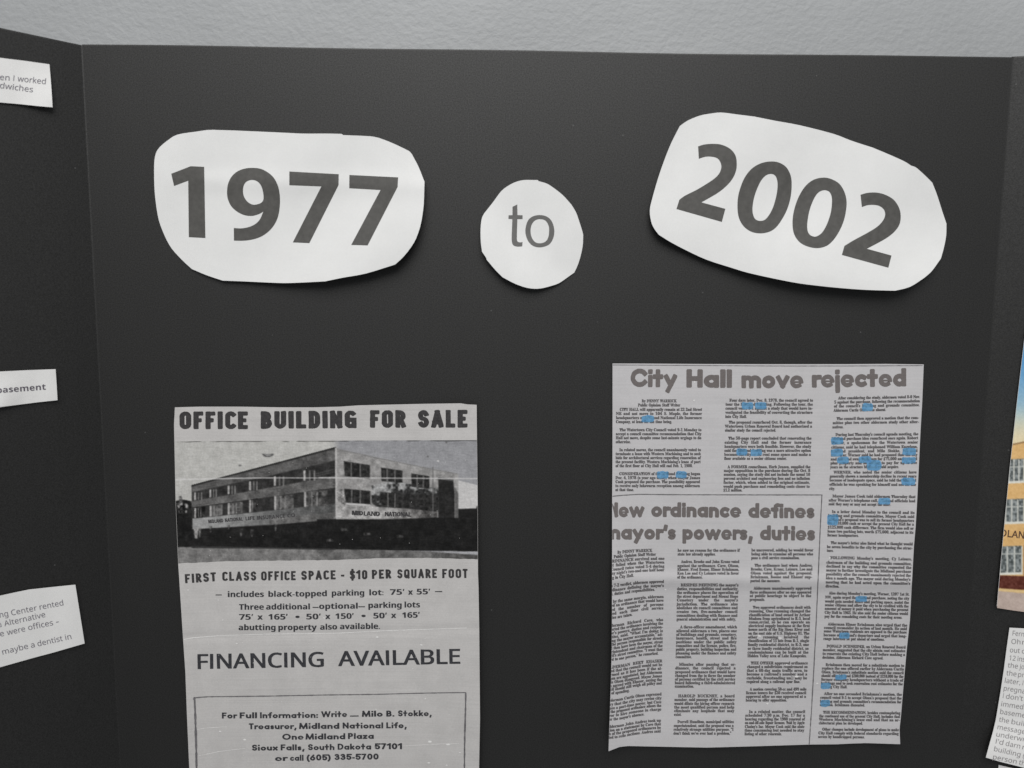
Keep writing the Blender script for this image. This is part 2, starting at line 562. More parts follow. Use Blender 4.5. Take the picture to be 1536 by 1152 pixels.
class Print:
    """collects lettering laid on one sheet, as one mesh"""
    def __init__(s, plane, hf, eps=0.00006, warp=None, clip=None):
        s.pl, s.hf, s.eps, s.warp, s.clip = plane, hf, eps, warp, clip
        s.V, s.F, s.L, s.n = [], [], [], 0

    def add(s, px, py, F, lay=None):
        if s.warp: px, py = s.warp(px, py)
        if s.clip is not None:
            e = s.clip(py)
            bad = px < e
            F = F[~bad[F].all(axis=1)]
            px = np.maximum(px, e)
        s.V.append(np.stack([px, py], 1)); s.F.append(F + s.n); s.n += len(px)
        s.L.append(lay if lay is not None else np.zeros(len(px)))

    def word(s, text, x0, b0, x1, b1, hpx, style='plain', res=2, off=0.0, capu=None, wob=0.0, double=0.0):
        """fit a word between x0 and x1 on a baseline b0->b1, capitals hpx tall"""
        V, F, wd = font_word(text, style, res, off)
        if capu is None: capu = {'plain': .682, 'serif': .678, 'bold': .714, 'sans': .714}[style]
        mn, mx_ = V[:, 0].min(), V[:, 0].max()
        u = (V[:, 0] - mn) / (mx_ - mn)
        s.place(u, V[:, 1] / capu, F, x0, b0, x1, b1, hpx, wob=wob)
        if double:                        # ink spread: the same letters struck again a hair to the right
            s.place(u, V[:, 1] / capu, F, x0 + double, b0 + .1, x1 + double, b1 + .1, hpx, np.ones(len(u)), wob=wob)

    def stroke(s, text, x0, b0, x1, b1, hpx, r, xh, cond=1.0, wob=0.0, **kw):
        # stroke half-width r is in units of capital height; widths follow the fitted word
        aspect = (x1 - x0) / hpx
        V, F, wd, L = stroke_word(text, r, xh, cond, **kw)
        V = V.copy()
        u = V[:, 0] / wd
        s.place(u, V[:, 1], F, x0, b0, x1, b1, hpx, L, wob)

    def place(s, u, v, F, x0, b0, x1, b1, hpx, L=None, wob=0.0):
        dx, dy = x1 - x0, b1 - b0
        q = math.hypot(dx, dy)
        px = x0 + u * dx + v * hpx * dy / q
        py = b0 + u * dy - v * hpx * dx / q
        if wob:
            px = px + rng.normal(0, wob, len(px)); py = py + rng.normal(0, wob, len(py))
        s.add(px, py, F, L)

    def build(s, name, mat, parent, extra_h=0.0):
        V2 = np.vstack(s.V); F = np.vstack(s.F); L = np.concatenate(s.L)
        a, b, d = V2[F[:, 0]], V2[F[:, 1]], V2[F[:, 2]]
        ar = (b[:, 0]-a[:, 0])*(d[:, 1]-a[:, 1]) - (b[:, 1]-a[:, 1])*(d[:, 0]-a[:, 0])
        k = np.abs(ar) > 1e-6
        F, ar = F[k], ar[k]
        fl = ar > 0
        F[fl] = F[fl][:, ::-1]
        P = s.pl.at(V2[:, 0], V2[:, 1], s.hf(V2[:, 0], V2[:, 1]) + s.eps + extra_h + L * 4e-6)
        return link_mesh(name, P, F, mat, parent, smooth=False)


# ------------------------------------------------------------------ materials
def board_mat():
    m, nt, b = new_mat('black_board_paper')
    L = nt.links.new
    tc = N(nt, 'ShaderNodeTexCoord')
    n1 = N(nt, 'ShaderNodeTexNoise', i_Scale=1100.0, i_Detail=4.0, i_Roughness=0.7)
    n2 = N(nt, 'ShaderNodeTexNoise', i_Scale=14.0, i_Detail=5.0)
    mp = N(nt, 'ShaderNodeMapping')
    mp.inputs['Scale'].default_value = (160, 160, 2.0)
    n3 = N(nt, 'ShaderNodeTexNoise', i_Scale=1.0, i_Detail=2.0)
    L(tc.outputs['Object'], n1.inputs['Vector'])
    L(tc.outputs['Object'], n2.inputs['Vector'])
    L(tc.outputs['Object'], mp.inputs['Vector'])
    L(mp.outputs[0], n3.inputs['Vector'])
    r1 = N(nt, 'ShaderNodeValToRGB')
    r1.color_ramp.elements[0].position = 0.30
    r1.color_ramp.elements[0].color = (0.0030, 0.0029, 0.0027, 1)
    r1.color_ramp.elements[1].position = 0.72
    r1.color_ramp.elements[1].color = (0.0100, 0.0096, 0.0092, 1)
    L(n1.outputs['Fac'], r1.inputs['Fac'])
    ad = N(nt, 'ShaderNodeMath', operation='ADD')
    L(n2.outputs['Fac'], ad.inputs[0]); L(n3.outputs['Fac'], ad.inputs[1])
    mr = N(nt, 'ShaderNodeMapRange')
    for k, v in (('From Min', .6), ('From Max', 1.4), ('To Min', .88), ('To Max', 1.12)): mr.inputs[k].default_value = v
    L(ad.outputs[0], mr.inputs['Value'])
    mx = N(nt, 'ShaderNodeMix', data_type='RGBA', blend_type='MULTIPLY')
    mx.inputs[0].default_value = 1
    L(r1.outputs[0], mx.inputs[6]); L(mr.outputs[0], mx.inputs[7])
    # sparse pale dust
    v = N(nt, 'ShaderNodeTexVoronoi', i_Scale=55.0)
    L(tc.outputs['Object'], v.inputs['Vector'])
    lt = N(nt, 'ShaderNodeMath', operation='LESS_THAN'); lt.inputs[1].default_value = 0.03
    L(v.outputs['Distance'], lt.inputs[0])
    wn = N(nt, 'ShaderNodeMath', operation='GREATER_THAN'); wn.inputs[1].default_value = 0.62
    sx = N(nt, 'ShaderNodeSeparateColor')
    L(v.outputs['Color'], sx.inputs[0]); L(sx.outputs[0], wn.inputs[0])
    ml = N(nt, 'ShaderNodeMath', operation='MULTIPLY'); L(lt.outputs[0], ml.inputs[0]); L(wn.outputs[0], ml.inputs[1])
    m2 = N(nt, 'ShaderNodeMath', operation='MULTIPLY'); m2.inputs[1].default_value = .5; L(ml.outputs[0], m2.inputs[0])
    mx2 = N(nt, 'ShaderNodeMix', data_type='RGBA')
    L(m2.outputs[0], mx2.inputs[0]); L(mx.outputs[2], mx2.inputs[6]); mx2.inputs[7].default_value = (.085, .085, .085, 1)
    L(mx2.outputs[2], b.inputs['Base Color'])
    b.inputs['Roughness'].default_value = 0.57
    b.inputs['Specular IOR Level'].default_value = 0.58
    n4 = N(nt, 'ShaderNodeTexNoise', i_Scale=1150.0, i_Detail=3.0, i_Roughness=0.75)
    L(tc.outputs['Object'], n4.inputs['Vector'])
    ms = N(nt, 'ShaderNodeMapRange')
    for k, v in (('From Min', .34), ('From Max', .66), ('To Min', .36), ('To Max', .66)): ms.inputs[k].default_value = v
    L(n4.outputs['Fac'], ms.inputs['Value'])
    L(ms.outputs[0], b.inputs['Specular IOR Level'])
    bp = N(nt, 'ShaderNodeBump'); bp.inputs['Strength'].default_value = .11; bp.inputs['Distance'].default_value = .0003
    L(n4.outputs['Fac'], bp.inputs['Height'])
    L(bp.outputs[0], b.inputs['Normal'])
    return m


def flat_mat(name, col, rough=.8, var=.08, scale=500):
    m, nt, b = new_mat(name)
    tc = N(nt, 'ShaderNodeTexCoord')
    n = N(nt, 'ShaderNodeTexNoise', i_Scale=float(scale), i_Detail=4.0, i_Roughness=.65)
    nt.links.new(tc.outputs['Object'], n.inputs['Vector'])
    r = N(nt, 'ShaderNodeValToRGB')
    r.color_ramp.elements[0].position = .3; r.color_ramp.elements[1].position = .7
    r.color_ramp.elements[0].color = (*[c * (1 - var) for c in col], 1)
    r.color_ramp.elements[1].color = (*[c * (1 + var) for c in col], 1)
    nt.links.new(n.outputs['Fac'], r.inputs['Fac'])
    nt.links.new(r.outputs[0], b.inputs['Base Color'])
    b.inputs['Roughness'].default_value = rough
    b.inputs['Specular IOR Level'].default_value = .25
    return m


MB_ = board_mat()
M_CUT = flat_mat('board_cut_edge', (.10, .10, .10), .8, .3, 300)
M_WHITE = paper_mat('white_paper', (.635, .635, .63), mottle=.035, bump=.10)
M_NOTE = paper_mat('note_paper', (.68, .675, .668), mottle=.04, bump=.10)
M_FLY = paper_mat('flyer_copy_paper', (.462, .449, .441), mottle=.09, bump=.10, streak=1.0)
M_NEWS = paper_mat('news_copy_paper', (.46, .45, .458), mottle=.06, bump=.12, streak=1.2)
M_RIM = flat_mat('paper_rim', (.62, .62, .61), .8, .05)
M_RIMN = flat_mat('paper_rim_grey', (.56, .56, .56), .8, .05)
M_DIGIT = flat_mat('numeral_ink', (.072, .070, .066), .6, .16, 260)
M_TO = flat_mat('word_ink', (.115, .113, .110), .6, .08, 300)
M_INK = flat_mat('flyer_ink', (.038, .036, .037), .7, .35, 500)
M_INK2 = flat_mat('flyer_thin_ink', (.034, .034, .039), .7, .4, 500)
M_HEAD = flat_mat('headline_ink', (.135, .120, .117), .7, .12, 900)
M_BODY = flat_mat('news_ink', (.098, .092, .095), .7, .2, 400)
M_RULE = flat_mat('rule_ink', (.13, .125, .13), .7, .3, 300)
M_NINK = flat_mat('note_ink', (.16, .15, .175), .7, .1, 400)
M_NINK2 = flat_mat('bold_note_ink', (.10, .09, .11), .7, .1, 400)
M_NINK3 = flat_mat('pale_note_ink', (.24, .23, .235), .7, .1, 400)
M_SCR = flat_mat('worn_toner', (.70, .69, .68), .7, .1, 400)
M_PIC = paper_mat('printed_picture', (1, 1, 1), mottle=.05, bump=.10, attr=True, streak=.8)
M_PICC = paper_mat('colour_print', (1, 1, 1), mottle=.03, bump=.04, attr=True, rough=.5)

mh, nt, b = new_mat('blue_highlighter')
tr_ = N(nt, 'ShaderNodeBsdfTransparent')
tr_.inputs[0].default_value = (.42, .72, 1, 1)
mx = N(nt, 'ShaderNodeMixShader')
tc = N(nt, 'ShaderNodeTexCoord')
nz = N(nt, 'ShaderNodeTexNoise', i_Scale=420.0, i_Detail=3.0)
mr = N(nt, 'ShaderNodeMapRange')
for k, v in (('From Min', .35), ('From Max', .65), ('To Min', .30), ('To Max', .62)): mr.inputs[k].default_value = v
nt.links.new(tc.outputs['Object'], nz.inputs['Vector'])
nt.links.new(nz.outputs['Fac'], mr.inputs['Value'])
nt.links.new(mr.outputs[0], mx.inputs[0])
nt.links.new(tr_.outputs[0], mx.inputs[1])
nt.links.new(b.outputs[0], mx.inputs[2])
nt.links.new(mx.outputs[0], nt.nodes['Material Output'].inputs[0])
b.inputs['Base Color'].default_value = (.18, .42, .66, 1)
b.inputs['Roughness'].default_value = .75
M_HI = mh

# wall
mw, nt, b = new_mat('painted_wall')
L = nt.links.new
tc = N(nt, 'ShaderNodeTexCoord')
mp = N(nt, 'ShaderNodeMapping'); mp.inputs['Scale'].default_value = (1, 1, 1.25)
L(tc.outputs['Object'], mp.inputs['Vector'])
n1 = N(nt, 'ShaderNodeTexNoise', i_Scale=215.0, i_Detail=2.0, i_Roughness=.5, i_Distortion=.2)
n2 = N(nt, 'ShaderNodeTexNoise', i_Scale=60.0, i_Detail=3.0)
n3 = N(nt, 'ShaderNodeTexNoise', i_Scale=9.0, i_Detail=3.0)
for n in (n1, n2, n3): L(mp.outputs[0], n.inputs['Vector'])
ad = N(nt, 'ShaderNodeMath', operation='MULTIPLY_ADD'); ad.inputs[1].default_value = .8
L(n2.outputs['Fac'], ad.inputs[0]); L(n1.outputs['Fac'], ad.inputs[2])
bp = N(nt, 'ShaderNodeBump'); bp.inputs['Strength'].default_value = .32; bp.inputs['Distance'].default_value = .0016
L(ad.outputs[0], bp.inputs['Height']); L(bp.outputs[0], b.inputs['Normal'])
r = N(nt, 'ShaderNodeValToRGB')
r.color_ramp.elements[0].position = .35; r.color_ramp.elements[1].position = .65
r.color_ramp.elements[0].color = (.284, .293, .300, 1); r.color_ramp.elements[1].color = (.306, .315, .322, 1)
L(n3.outputs['Fac'], r.inputs['Fac'])
vo = N(nt, 'ShaderNodeTexVoronoi', i_Scale=28.0); L(tc.outputs['Object'], vo.inputs['Vector'])
lt = N(nt, 'ShaderNodeMath', operation='LESS_THAN'); lt.inputs[1].default_value = .028; L(vo.outputs['Distance'], lt.inputs[0])
sc_ = N(nt, 'ShaderNodeSeparateColor'); L(vo.outputs['Color'], sc_.inputs[0])
gt = N(nt, 'ShaderNodeMath', operation='GREATER_THAN'); gt.inputs[1].default_value = .72; L(sc_.outputs[0], gt.inputs[0])
mu = N(nt, 'ShaderNodeMath', operation='MULTIPLY'); L(lt.outputs[0], mu.inputs[0]); L(gt.outputs[0], mu.inputs[1])
mw2 = N(nt, 'ShaderNodeMix', data_type='RGBA'); L(mu.outputs[0], mw2.inputs[0]); L(r.outputs[0], mw2.inputs[6]); mw2.inputs[7].default_value = (.09, .09, .09, 1)
L(mw2.outputs[2], b.inputs['Base Color'])
b.inputs['Roughness'].default_value = .6
M_WALL = mw

# ------------------------------------------------------------------ setting: the wall
g = 24
xs = np.linspace(-1.6, 1.6, g); zs = np.linspace(ZT - 1.1, ZT + .9, g)
X, Z = np.meshgrid(xs, zs)
V = np.stack([X.ravel(), np.full(X.size, .045), Z.ravel()], 1)
F = [(j*g+i, j*g+i+1, (j+1)*g+i+1, (j+1)*g+i) for j in range(g-1) for i in range(g-1)]
tag(link_mesh('wall', V, F, M_WALL), 'grey painted wall with fine orange-peel texture behind the board', None, 'structure')


# ------------------------------------------------------------------ the folding board
board = empty('display_board', (0, 0, ZT - .914))
tag(board, 'black three-panel folding display board standing against the grey wall', 'display board')


def panel(a, b_, n, curl):
    """a flat board 4 mm thick between two upright lines, front face on a-b; gently wavy top edge"""
    a = np.array(a, float); b_ = np.array(b_, float); n = np.array(n, float)
    nx, nz, t = 60, 12, .004
    V, F = [], []
    zz = np.concatenate([np.linspace(0, .9, nz - 2), [.9132, .914]])
    for s_ in (0, 1):
        for j, z in enumerate(zz):
            for i in range(nx):
                u = i / (nx - 1)
                p = a + (b_ - a) * u - n * (t * s_)
                rnd = .0002 if (j == nz - 1) else 0
                p = p + n * (rnd if s_ else -rnd)
                V.append((p[0], p[1], ZT - .914 + z + curl(u) * z / .914))
    k = nx * nz
    for j in range(nz - 1):
        for i in range(nx - 1):
            q = j * nx + i
            F.append((q, q + 1, q + nx + 1, q + nx)); F.append((k + q, k + q + nx, k + q + nx + 1, k + q + 1))
    e0 = len(F)
    q = (nz - 1) * nx
    for i in range(nx - 1): F.append((q + i, q + i + 1, k + q + i + 1, k + q + i))
    for i in range(nx - 1): F.append((i + 1, i, k + i, k + i + 1))
    for j in range(nz - 1):
        F.append((j * nx, (j + 1) * nx, k + (j + 1) * nx, k + j * nx))
        F.append((j * nx + nx - 1, k + j * nx + nx - 1, k + (j + 1) * nx + nx - 1, (j + 1) * nx + nx - 1))
    return link_mesh('panel', V, F, MB_, board, smooth=False, mats=[M_CUT], midx=[0] * e0 + [1] * (len(F) - e0))


wv = lambda u: .0005 * math.sin(5 * u + 1) + .00025 * math.sin(17 * u)
g0 = .0002
panel((-HW + g0, 0, 0), (HW - g0, 0, 0), (0, -1, 0), wv)
dl = PL.d; dr = PR.d
panel(np.array([-HW, 0, 0]) + dl * .305, np.array([-HW, 0, 0]) + dl * .0002, PL.n, lambda u: .0012 * math.sin(3 * u) * (1 - u))
panel(np.array([HW, 0, 0]) + dr * .0002, np.array([HW, 0, 0]) + dr * .305, PR.n, lambda u: 0.0)
# paper hinge that runs over each fold
for sx, dd in ((-1, dl), (1, dr)):
    V, F = [], []
    m = 30
    for j in range(m):
        z = ZT - .914 + .9139 * j / (m - 1)
        for q in (np.array([-sx * .0011, .00001, 0]), np.array([-sx * .0006, -.00001, 0]), np.array([0, -.00002, 0]), dd * .0006 + np.array([0, -.00001, 0]), dd * .0011 + np.array([0, .00002, 0])):
            V.append((sx * HW + q[0], q[1], z))
    for j in range(m - 1):
        for i in range(4):
            q = j * 5 + i
            F.append((q, q + 1, q + 6, q + 5) if sx > 0 else (q + 1, q, q + 5, q + 6))
    link_mesh('hinge_crease', V, F, MB_, board)

# ------------------------------------------------------------------ 1977
s1 = 1063 / 240
P77 = crop(220, 180, s1, [(440,65),(330,77),(205,97),(140,135),(85,182),(60,225),(50,290),(51,440),(62,560),(82,670),(120,770),(165,852),(235,930),(300,990,1),(400,1032),(505,1067,1),(640,1072),(890,1083)]) + \
      crop(420, 180, s1, [(120,1081),(300,1072,1),(420,1047),(570,1020),(765,960,1),(825,903),(890,815),(925,730),(942,660,1),(955,560),(960,410,1),(920,310),(877,228,1),(855,205),(740,150),(655,118,1),(600,108),(420,100,1),(408,92,1),(300,90),(150,90),(0,83)])
L77 = smooth_loop(P77, 3)


def h77(x, y):
    x = np.asarray(x, float); y = np.asarray(y, float)
    c = ss(-60, 125, (x - 500) * .55 + (y - 330) * 1.0)
    return .0011 + .0085 * c ** 1.3 + .0022 * ss(560, 640, x) * ss(200, 330, y) + .0007 * np.sin(x / 31 + y / 40) + .0009 * np.exp(-((y - 265 - x * .02) / 16) ** 2) * ss(230, 330, x)


p77 = sheet('paper_cutout', PC, L77, h77, M_WHITE, M_RIM)
tag(p77, 'rounded white paper cutout printed 1977, upper left of the board', 'paper cutout')
A = (220, 180, s1); B2 = (420, 180, s1)
D1 = [crop(*A, [(163,357,1),(292,307,1),(382,311,1),(390,784,1),(280,778,1),(276,403,1),(182,438,1)])]
D9 = [crop(*A, [(579,717,1),(625,720),(675,712),(720,692),(752,660),(775,608,1),(748,624),(700,637),(650,632),(600,608),(560,570),(538,520),(534,470),(542,420),(565,375),(605,340),(655,322),(705,318),(760,325),(815,355),(852,395),(877,455),(886,530),(880,610),(862,670),(830,720),(785,760),(735,785),(680,798),(630,802),(580,801,1)]),
      crop(*A, [(700,398),(735,408),(762,440),(775,490),(775,530),(760,550),(735,560),(705,562),(672,545),(648,512),(640,475),(645,435),(665,408)])]
D7 = [crop(*B2, [(62,342,1),(390,360,1),(389,432,1),(195,818,1),(85,813,1),(275,441,1),(62,433,1)])]
D7b = [crop(*B2, [(461,365,1),(785,381,1),(781,445,1),(582,833,1),(473,830,1),(668,465,1),(460,453,1)])]
for d in (D1, D9, D7, D7b):
    decal('numeral', PC, [smooth_loop(l, 4) for l in d], h77, M_DIGIT, p77, step=5)

# ------------------------------------------------------------------ to
C3 = (700, 250, 5.76)
Lto = smooth_loop(crop(*C3, [(500,115),(615,116,1),(622,125,1),(690,145),(740,175),(830,245),(905,328,1),(945,395),(975,480),(1000,560),(1007,590,1),(1003,680),(985,770),(960,850),(930,915,1),(880,950),(800,1005),(730,1030),(640,1052),(560,1053),(480,1035),(400,1003),(310,955,1),(250,895),(172,803,1),(170,790,1),(133,735,1),(122,650),(120,540),(130,450),(150,405,1),(225,310),(300,210),(370,158),(430,130)]), 3)


def hto(x, y):
    x = np.asarray(x, float); y = np.asarray(y, float)
    c = ss(-5, 95, -(x - 800) * .75 + (y - 350) * .8)
    return .0009 + .0055 * c ** 1.2 + .0003 * np.sin(x / 22) * np.cos(y / 27)


pto = sheet('paper_cutout', PC, Lto, hto, M_WHITE, M_RIM)
tag(pto, 'small round white paper cutout printed with the word to', 'paper cutout')
Lt = [crop(*C3, [(437,326,1),(439,418,1),(483,420,1),(483,453,1),(438,453,1),(434,625),(442,648),(465,654),(483,650,1),(480,688,1),(440,691),(405,680),(391,650),(389,600),(395,453,1),(361,451,1),(362,420,1),(396,419,1),(396,347,1)])]
Lo = [crop(*C3, [(630,418),(690,430),(733,468),(755,530),(755,590),(735,645),(700,680),(635,697),(575,685),(533,645),(510,585),(510,525),(530,465),(570,430)]),
      crop(*C3, [(632,453),(680,465),(708,510),(712,560),(705,610),(680,648),(632,662),(590,650),(562,610),(552,560),(560,505),(590,465)])]
for d in (Lt, Lo): decal('letter', PC, [smooth_loop(l, 4) for l in d], hto, M_TO, pto, step=5)

# ------------------------------------------------------------------ 2002
A = (960, 150, s1); B2 = (1180, 200, 1152 / 260)
L02 = smooth_loop(crop(*A, [(540,83),(470,90),(400,103),(320,135),(265,172,1),(210,280),(165,390),(120,520),(80,660),(65,735),(75,810),(95,855),(125,895,1),(200,942),(300,995),(440,1060),(600,1112),(735,1152)]) +
                  crop(*B2, [(30,988),(200,1012),(380,1030),(540,1041),(720,1046,1),(820,1020),(915,960,1),(965,915),(1025,832,1),(1045,760),(1060,680),(1062,600,1),(1035,520),(1000,410),(968,328,1),(920,280),(870,235),(850,222),(828,215,1),(780,185),(680,140),(570,94,1),(500,72),(420,45),(310,3)]) +
                  crop(*A, [(1063,168),(900,138),(760,110,1),(640,95)]), 3)


def h02(x, y):
    x = np.asarray(x, float); y = np.asarray(y, float)
    v = (y - 300) - (x - 1190) * .22                     # runs down across the strip of paper
    c = ss(-35, 125, v)
    return .0012 + .0090 * c ** 1.3 * (.42 + .68 * ss(990, 1330, x)) + .0022 * ss(1040, 975, x) + .0003 * np.sin(x / 34) + .0008 * np.sin((x * .9 + y * .8) / 36)


p02 = sheet('paper_cutout', PC, L02, h02, M_WHITE, M_RIM)
tag(p02, 'tilted rounded white paper cutout printed 2002, upper right of the board', 'paper cutout')
T1 = [crop(*A, [(386,308,1),(430,295),(490,291),(545,298),(600,325),(635,370),(643,430),(635,480),(610,530),(570,575),(520,615),(465,648),(408,680,1),(567,723,1),(544,810,1),(242,724,1),(262,662,1),(300,635),(370,600),(430,565),(490,525),(525,490),(540,450),(535,415),(515,388),(480,377),(435,377),(391,390,1)])]
Z1 = [crop(*A, [(875,408),(930,418),(975,450),(1002,505),(1008,570),(1000,650),(978,725),(945,790),(905,845),(860,875),(800,886),(740,875),(690,840),(658,785),(648,720),(652,640),(675,560),(705,500),(750,450),(810,418)]),
      crop(*A, [(872,491),(898,502),(912,535),(914,580),(905,640),(885,710),(860,760),(830,795),(795,803),(765,790),(750,755),(748,710),(758,650),(778,590),(805,535),(838,500)])]
Z2 = [crop(*B2, [(248,294),(300,305),(350,335),(382,385),(398,445),(395,510),(380,580),(350,650),(310,710),(265,748),(205,763),(140,752),(85,722),(50,670),(39,605),(45,530),(68,450),(100,385),(140,335),(190,304)]),
      crop(*B2, [(258,378),(285,390),(300,425),(300,480),(290,540),(265,610),(235,660),(205,682),(180,686),(152,672),(138,640),(138,590),(150,520),(172,455),(200,405),(228,383)])]
T2 = [crop(*B2, [(491,408,1),(540,395),(600,394),(655,408),(710,440),(745,490),(758,545),(750,605),(715,655),(665,695),(600,732),(533,767,1),(697,812,1),(676,893,1),(367,808,1),(384,748,1),(450,708),(530,665),(600,622),(640,580),(655,540),(645,505),(615,482),(575,475),(535,478),(500,490,1)])]
for d in (T1, Z1, Z2, T2): decal('numeral', PC, [smooth_loop(l, 4) for l in d], h02, M_DIGIT, p02, step=5)


# ------------------------------------------------------------------ painted prints
def paint(px, py, layers, soft=.75, ns=5, far=False):
    """grey or colour value of a print at pixel points; layers = (polygon, colour or fn)"""
    out = np.zeros((len(px), 3))
    jit = [(0, 0), (soft, soft * .4), (-soft, -soft * .4), (soft * .4, -soft), (-soft * .4, soft)] + [(1.9 * soft * math.cos(q), 1.3 * soft * math.sin(q)) for q in (.5, 1.9, 3.5, 5.1)]
    for poly, col in layers:
        a = np.array(poly, float)
        k = np.where((px > a[:, 0].min() - 1) & (px < a[:, 0].max() + 1) & (py > a[:, 1].min() - 1) & (py < a[:, 1].max() + 1))[0]
        if not len(k): continue
        m = np.zeros(len(k))
        for jx, jy in jit: m += pip(px[k] + jx, py[k] + jy, a)
        m = (m / len(jit))[:, None]
        c = np.array(col(px[k], py[k]) if callable(col) else np.broadcast_to(np.asarray(col, float), (len(k), 3)))
        out[k] = out[k] * (1 - m) + c * m
    return out


def vnoise(x, y, s, seed):
    r_ = np.random.default_rng(seed)
    T = r_.random((96, 96))
    u, v = x / s, y / s
    iu, iv = np.floor(u).astype(int), np.floor(v).astype(int)
    fu, fv = u - iu, v - iv
    fu = fu * fu * (3 - 2 * fu); fv = fv * fv * (3 - 2 * fv)
    g_ = lambda a, b: T[a % 96, b % 96]
    return (g_(iu, iv) * (1 - fu) + g_(iu + 1, iv) * fu) * (1 - fv) + (g_(iu, iv + 1) * (1 - fu) + g_(iu + 1, iv + 1) * fu) * fv - .5


def print_grid(name, plane, hf, x0f, x1f, y0f, y1f, nx, ny, colf, mat, parent, gain):
    """a printed picture: a fine grid lying on the sheet, its colours stored per vertex"""
    u, v = np.meshgrid(np.linspace(0, 1, nx), np.linspace(0, 1, ny))
    u = u.ravel(); v = v.ravel()
    xm = x0f(700.) + (x1f(700.) - x0f(700.)) * u
    y = y0f(xm) + (y1f(xm) - y0f(xm)) * v
    x = x0f(y) + (x1f(y) - x0f(y)) * u
    P = plane.at(x, y, hf(x, y) + .00007)
    q = (np.arange(ny - 1)[:, None] * nx + np.arange(nx - 1)[None, :]).ravel()
    F = np.stack([q, q + nx, q + nx + 1, q + 1], 1)
    o = link_mesh(name, P, F, mat, parent)
    c = lin(np.clip(colf(x, y), 0, 255)) * gain
    at = o.data.color_attributes.new('print', 'FLOAT_COLOR', 'POINT')
    at.data.foreach_set('color', np.hstack([c, np.ones((len(c), 1))]).astype(np.float32).ravel())
    return o


def gv(v): return (v, v * .992, v * .99)


# ------------------------------------------------------------------ the flyer
FLY = [(262.3,611),(300,610),(360,610),(420,611),(470,611),(510,610),(538.6,608),(580,607),(639,605.7),(691,605.0),(701,606.6),(715,607.2),
       (715.5,660),(716.7,763),(717,860),(717.8,880.6),(718.9,948),(720,1078),(718.6,1152),(718.3,1206),
       (600,1208),(450,1209),(286,1208),
       (283.9,1152),(280.6,1078),(278,1008),(273.9,948),(268.4,862),(267.5,850),(263.4,754),(261,637)]
fl_l = sorted([(p[1], p[0]) for p in FLY if p[0] < 287]); fl_r = sorted([(p[1], p[0]) for p in FLY if p[0] > 714])
fxl = lambda y: np.interp(y, [a for a, _ in fl_l], [b for _, b in fl_l])
fxr = lambda y: np.interp(y, [a for a, _ in fl_r], [b for _, b in fl_r])


def hfly(x, y):
    x = np.asarray(x, float); y = np.asarray(y, float)
    l = ss(330, 262, x); r_ = ss(600, 722, x)
    return .0016 + .0022 * l * ss(640, 900, y) + .0048 * r_ ** 1.3 * (.65 + .35 * ss(650, 800, y)) + .0005 * np.sin(y / 75) + .0003 * np.sin((x + .6 * y) / 47) \
        - .0004 * np.exp(-((y - 956 + (x - 270) * .03) / 5.5) ** 2)


flyer = sheet('flyer', PC, np.array(FLY), hfly, M_FLY, M_RIMN, step=4)
tag(flyer, 'grey photocopied office building for sale flyer with a photograph of the building', 'flyer')

c1 = lambda pts: [(240 + x / 4.2654, 590 + y / 4.2654) for x, y in pts]
c2 = lambda pts: [(480 + x / 4.2654, 590 + y / 4.2654) for x, y in pts]
ly = []
sky = lambda x, y: (np.array([[182., 181, 178]]) * (1 - ss(496, 512, x))[:, None] + np.array([[150., 150, 153]]) * ss(496, 512, x)[:, None]) + (vnoise(x, y, 9, 1) * 10)[:, None] + ((y - 690) * .10 * ss(500, 515, x))[:, None]
ly.append(([(200, 640), (760, 640), (760, 900), (200, 900)], sky))
ly.append((c2([(880, 555), (1010, 590), (1010, 740), (880, 740)]), gv(192)))
# left wing
mott = lambda v, a, s=6, sd=3: (lambda x, y: np.stack([v + vnoise(x, y, s, sd) * a + vnoise(x, y, 2.2, sd + 1) * a * .5] * 3, 1) * np.array([1, .99, .985]))
ly.append((c1([(203,588),(1109,348),(1124,344),(1124,840),(203,880)]), mott(60, 22)))
ly.append((c1([(203,588),(1126,344),(1126,428),(700,528),(206,632)]), mott(98, 34, 8, 5)))
ly.append((c1([(203,588),(1126,344),(1126,353),(203,597)]), mott(50, 10)))
ly.append((c1([(186,714),(208,690),(620,618),(1126,528),(1126,604),(640,672),(212,730)]), mott(102, 36, 8, 6)))
ly.append((c1([(186,728),(212,731),(640,673),(1126,604),(1126,612),(640,681),(212,738)]), mott(56, 10)))
ly.append((c1([(205,802),(620,760),(1126,705),(1126,802),(700,840),(205,870)]), lambda x, y: mott(0, 30, 7, 8)(x, y) + (152 - ss(300, 490, x) * 58)[:, None]))
ly.append((c1([(700,800),(1126,760),(1126,812),(700,842)]), mott(108, 36, 7, 8)))


def roof(x): return 632 - (x - 206) * .2217           # lower edge of the parapet, crop coordinates


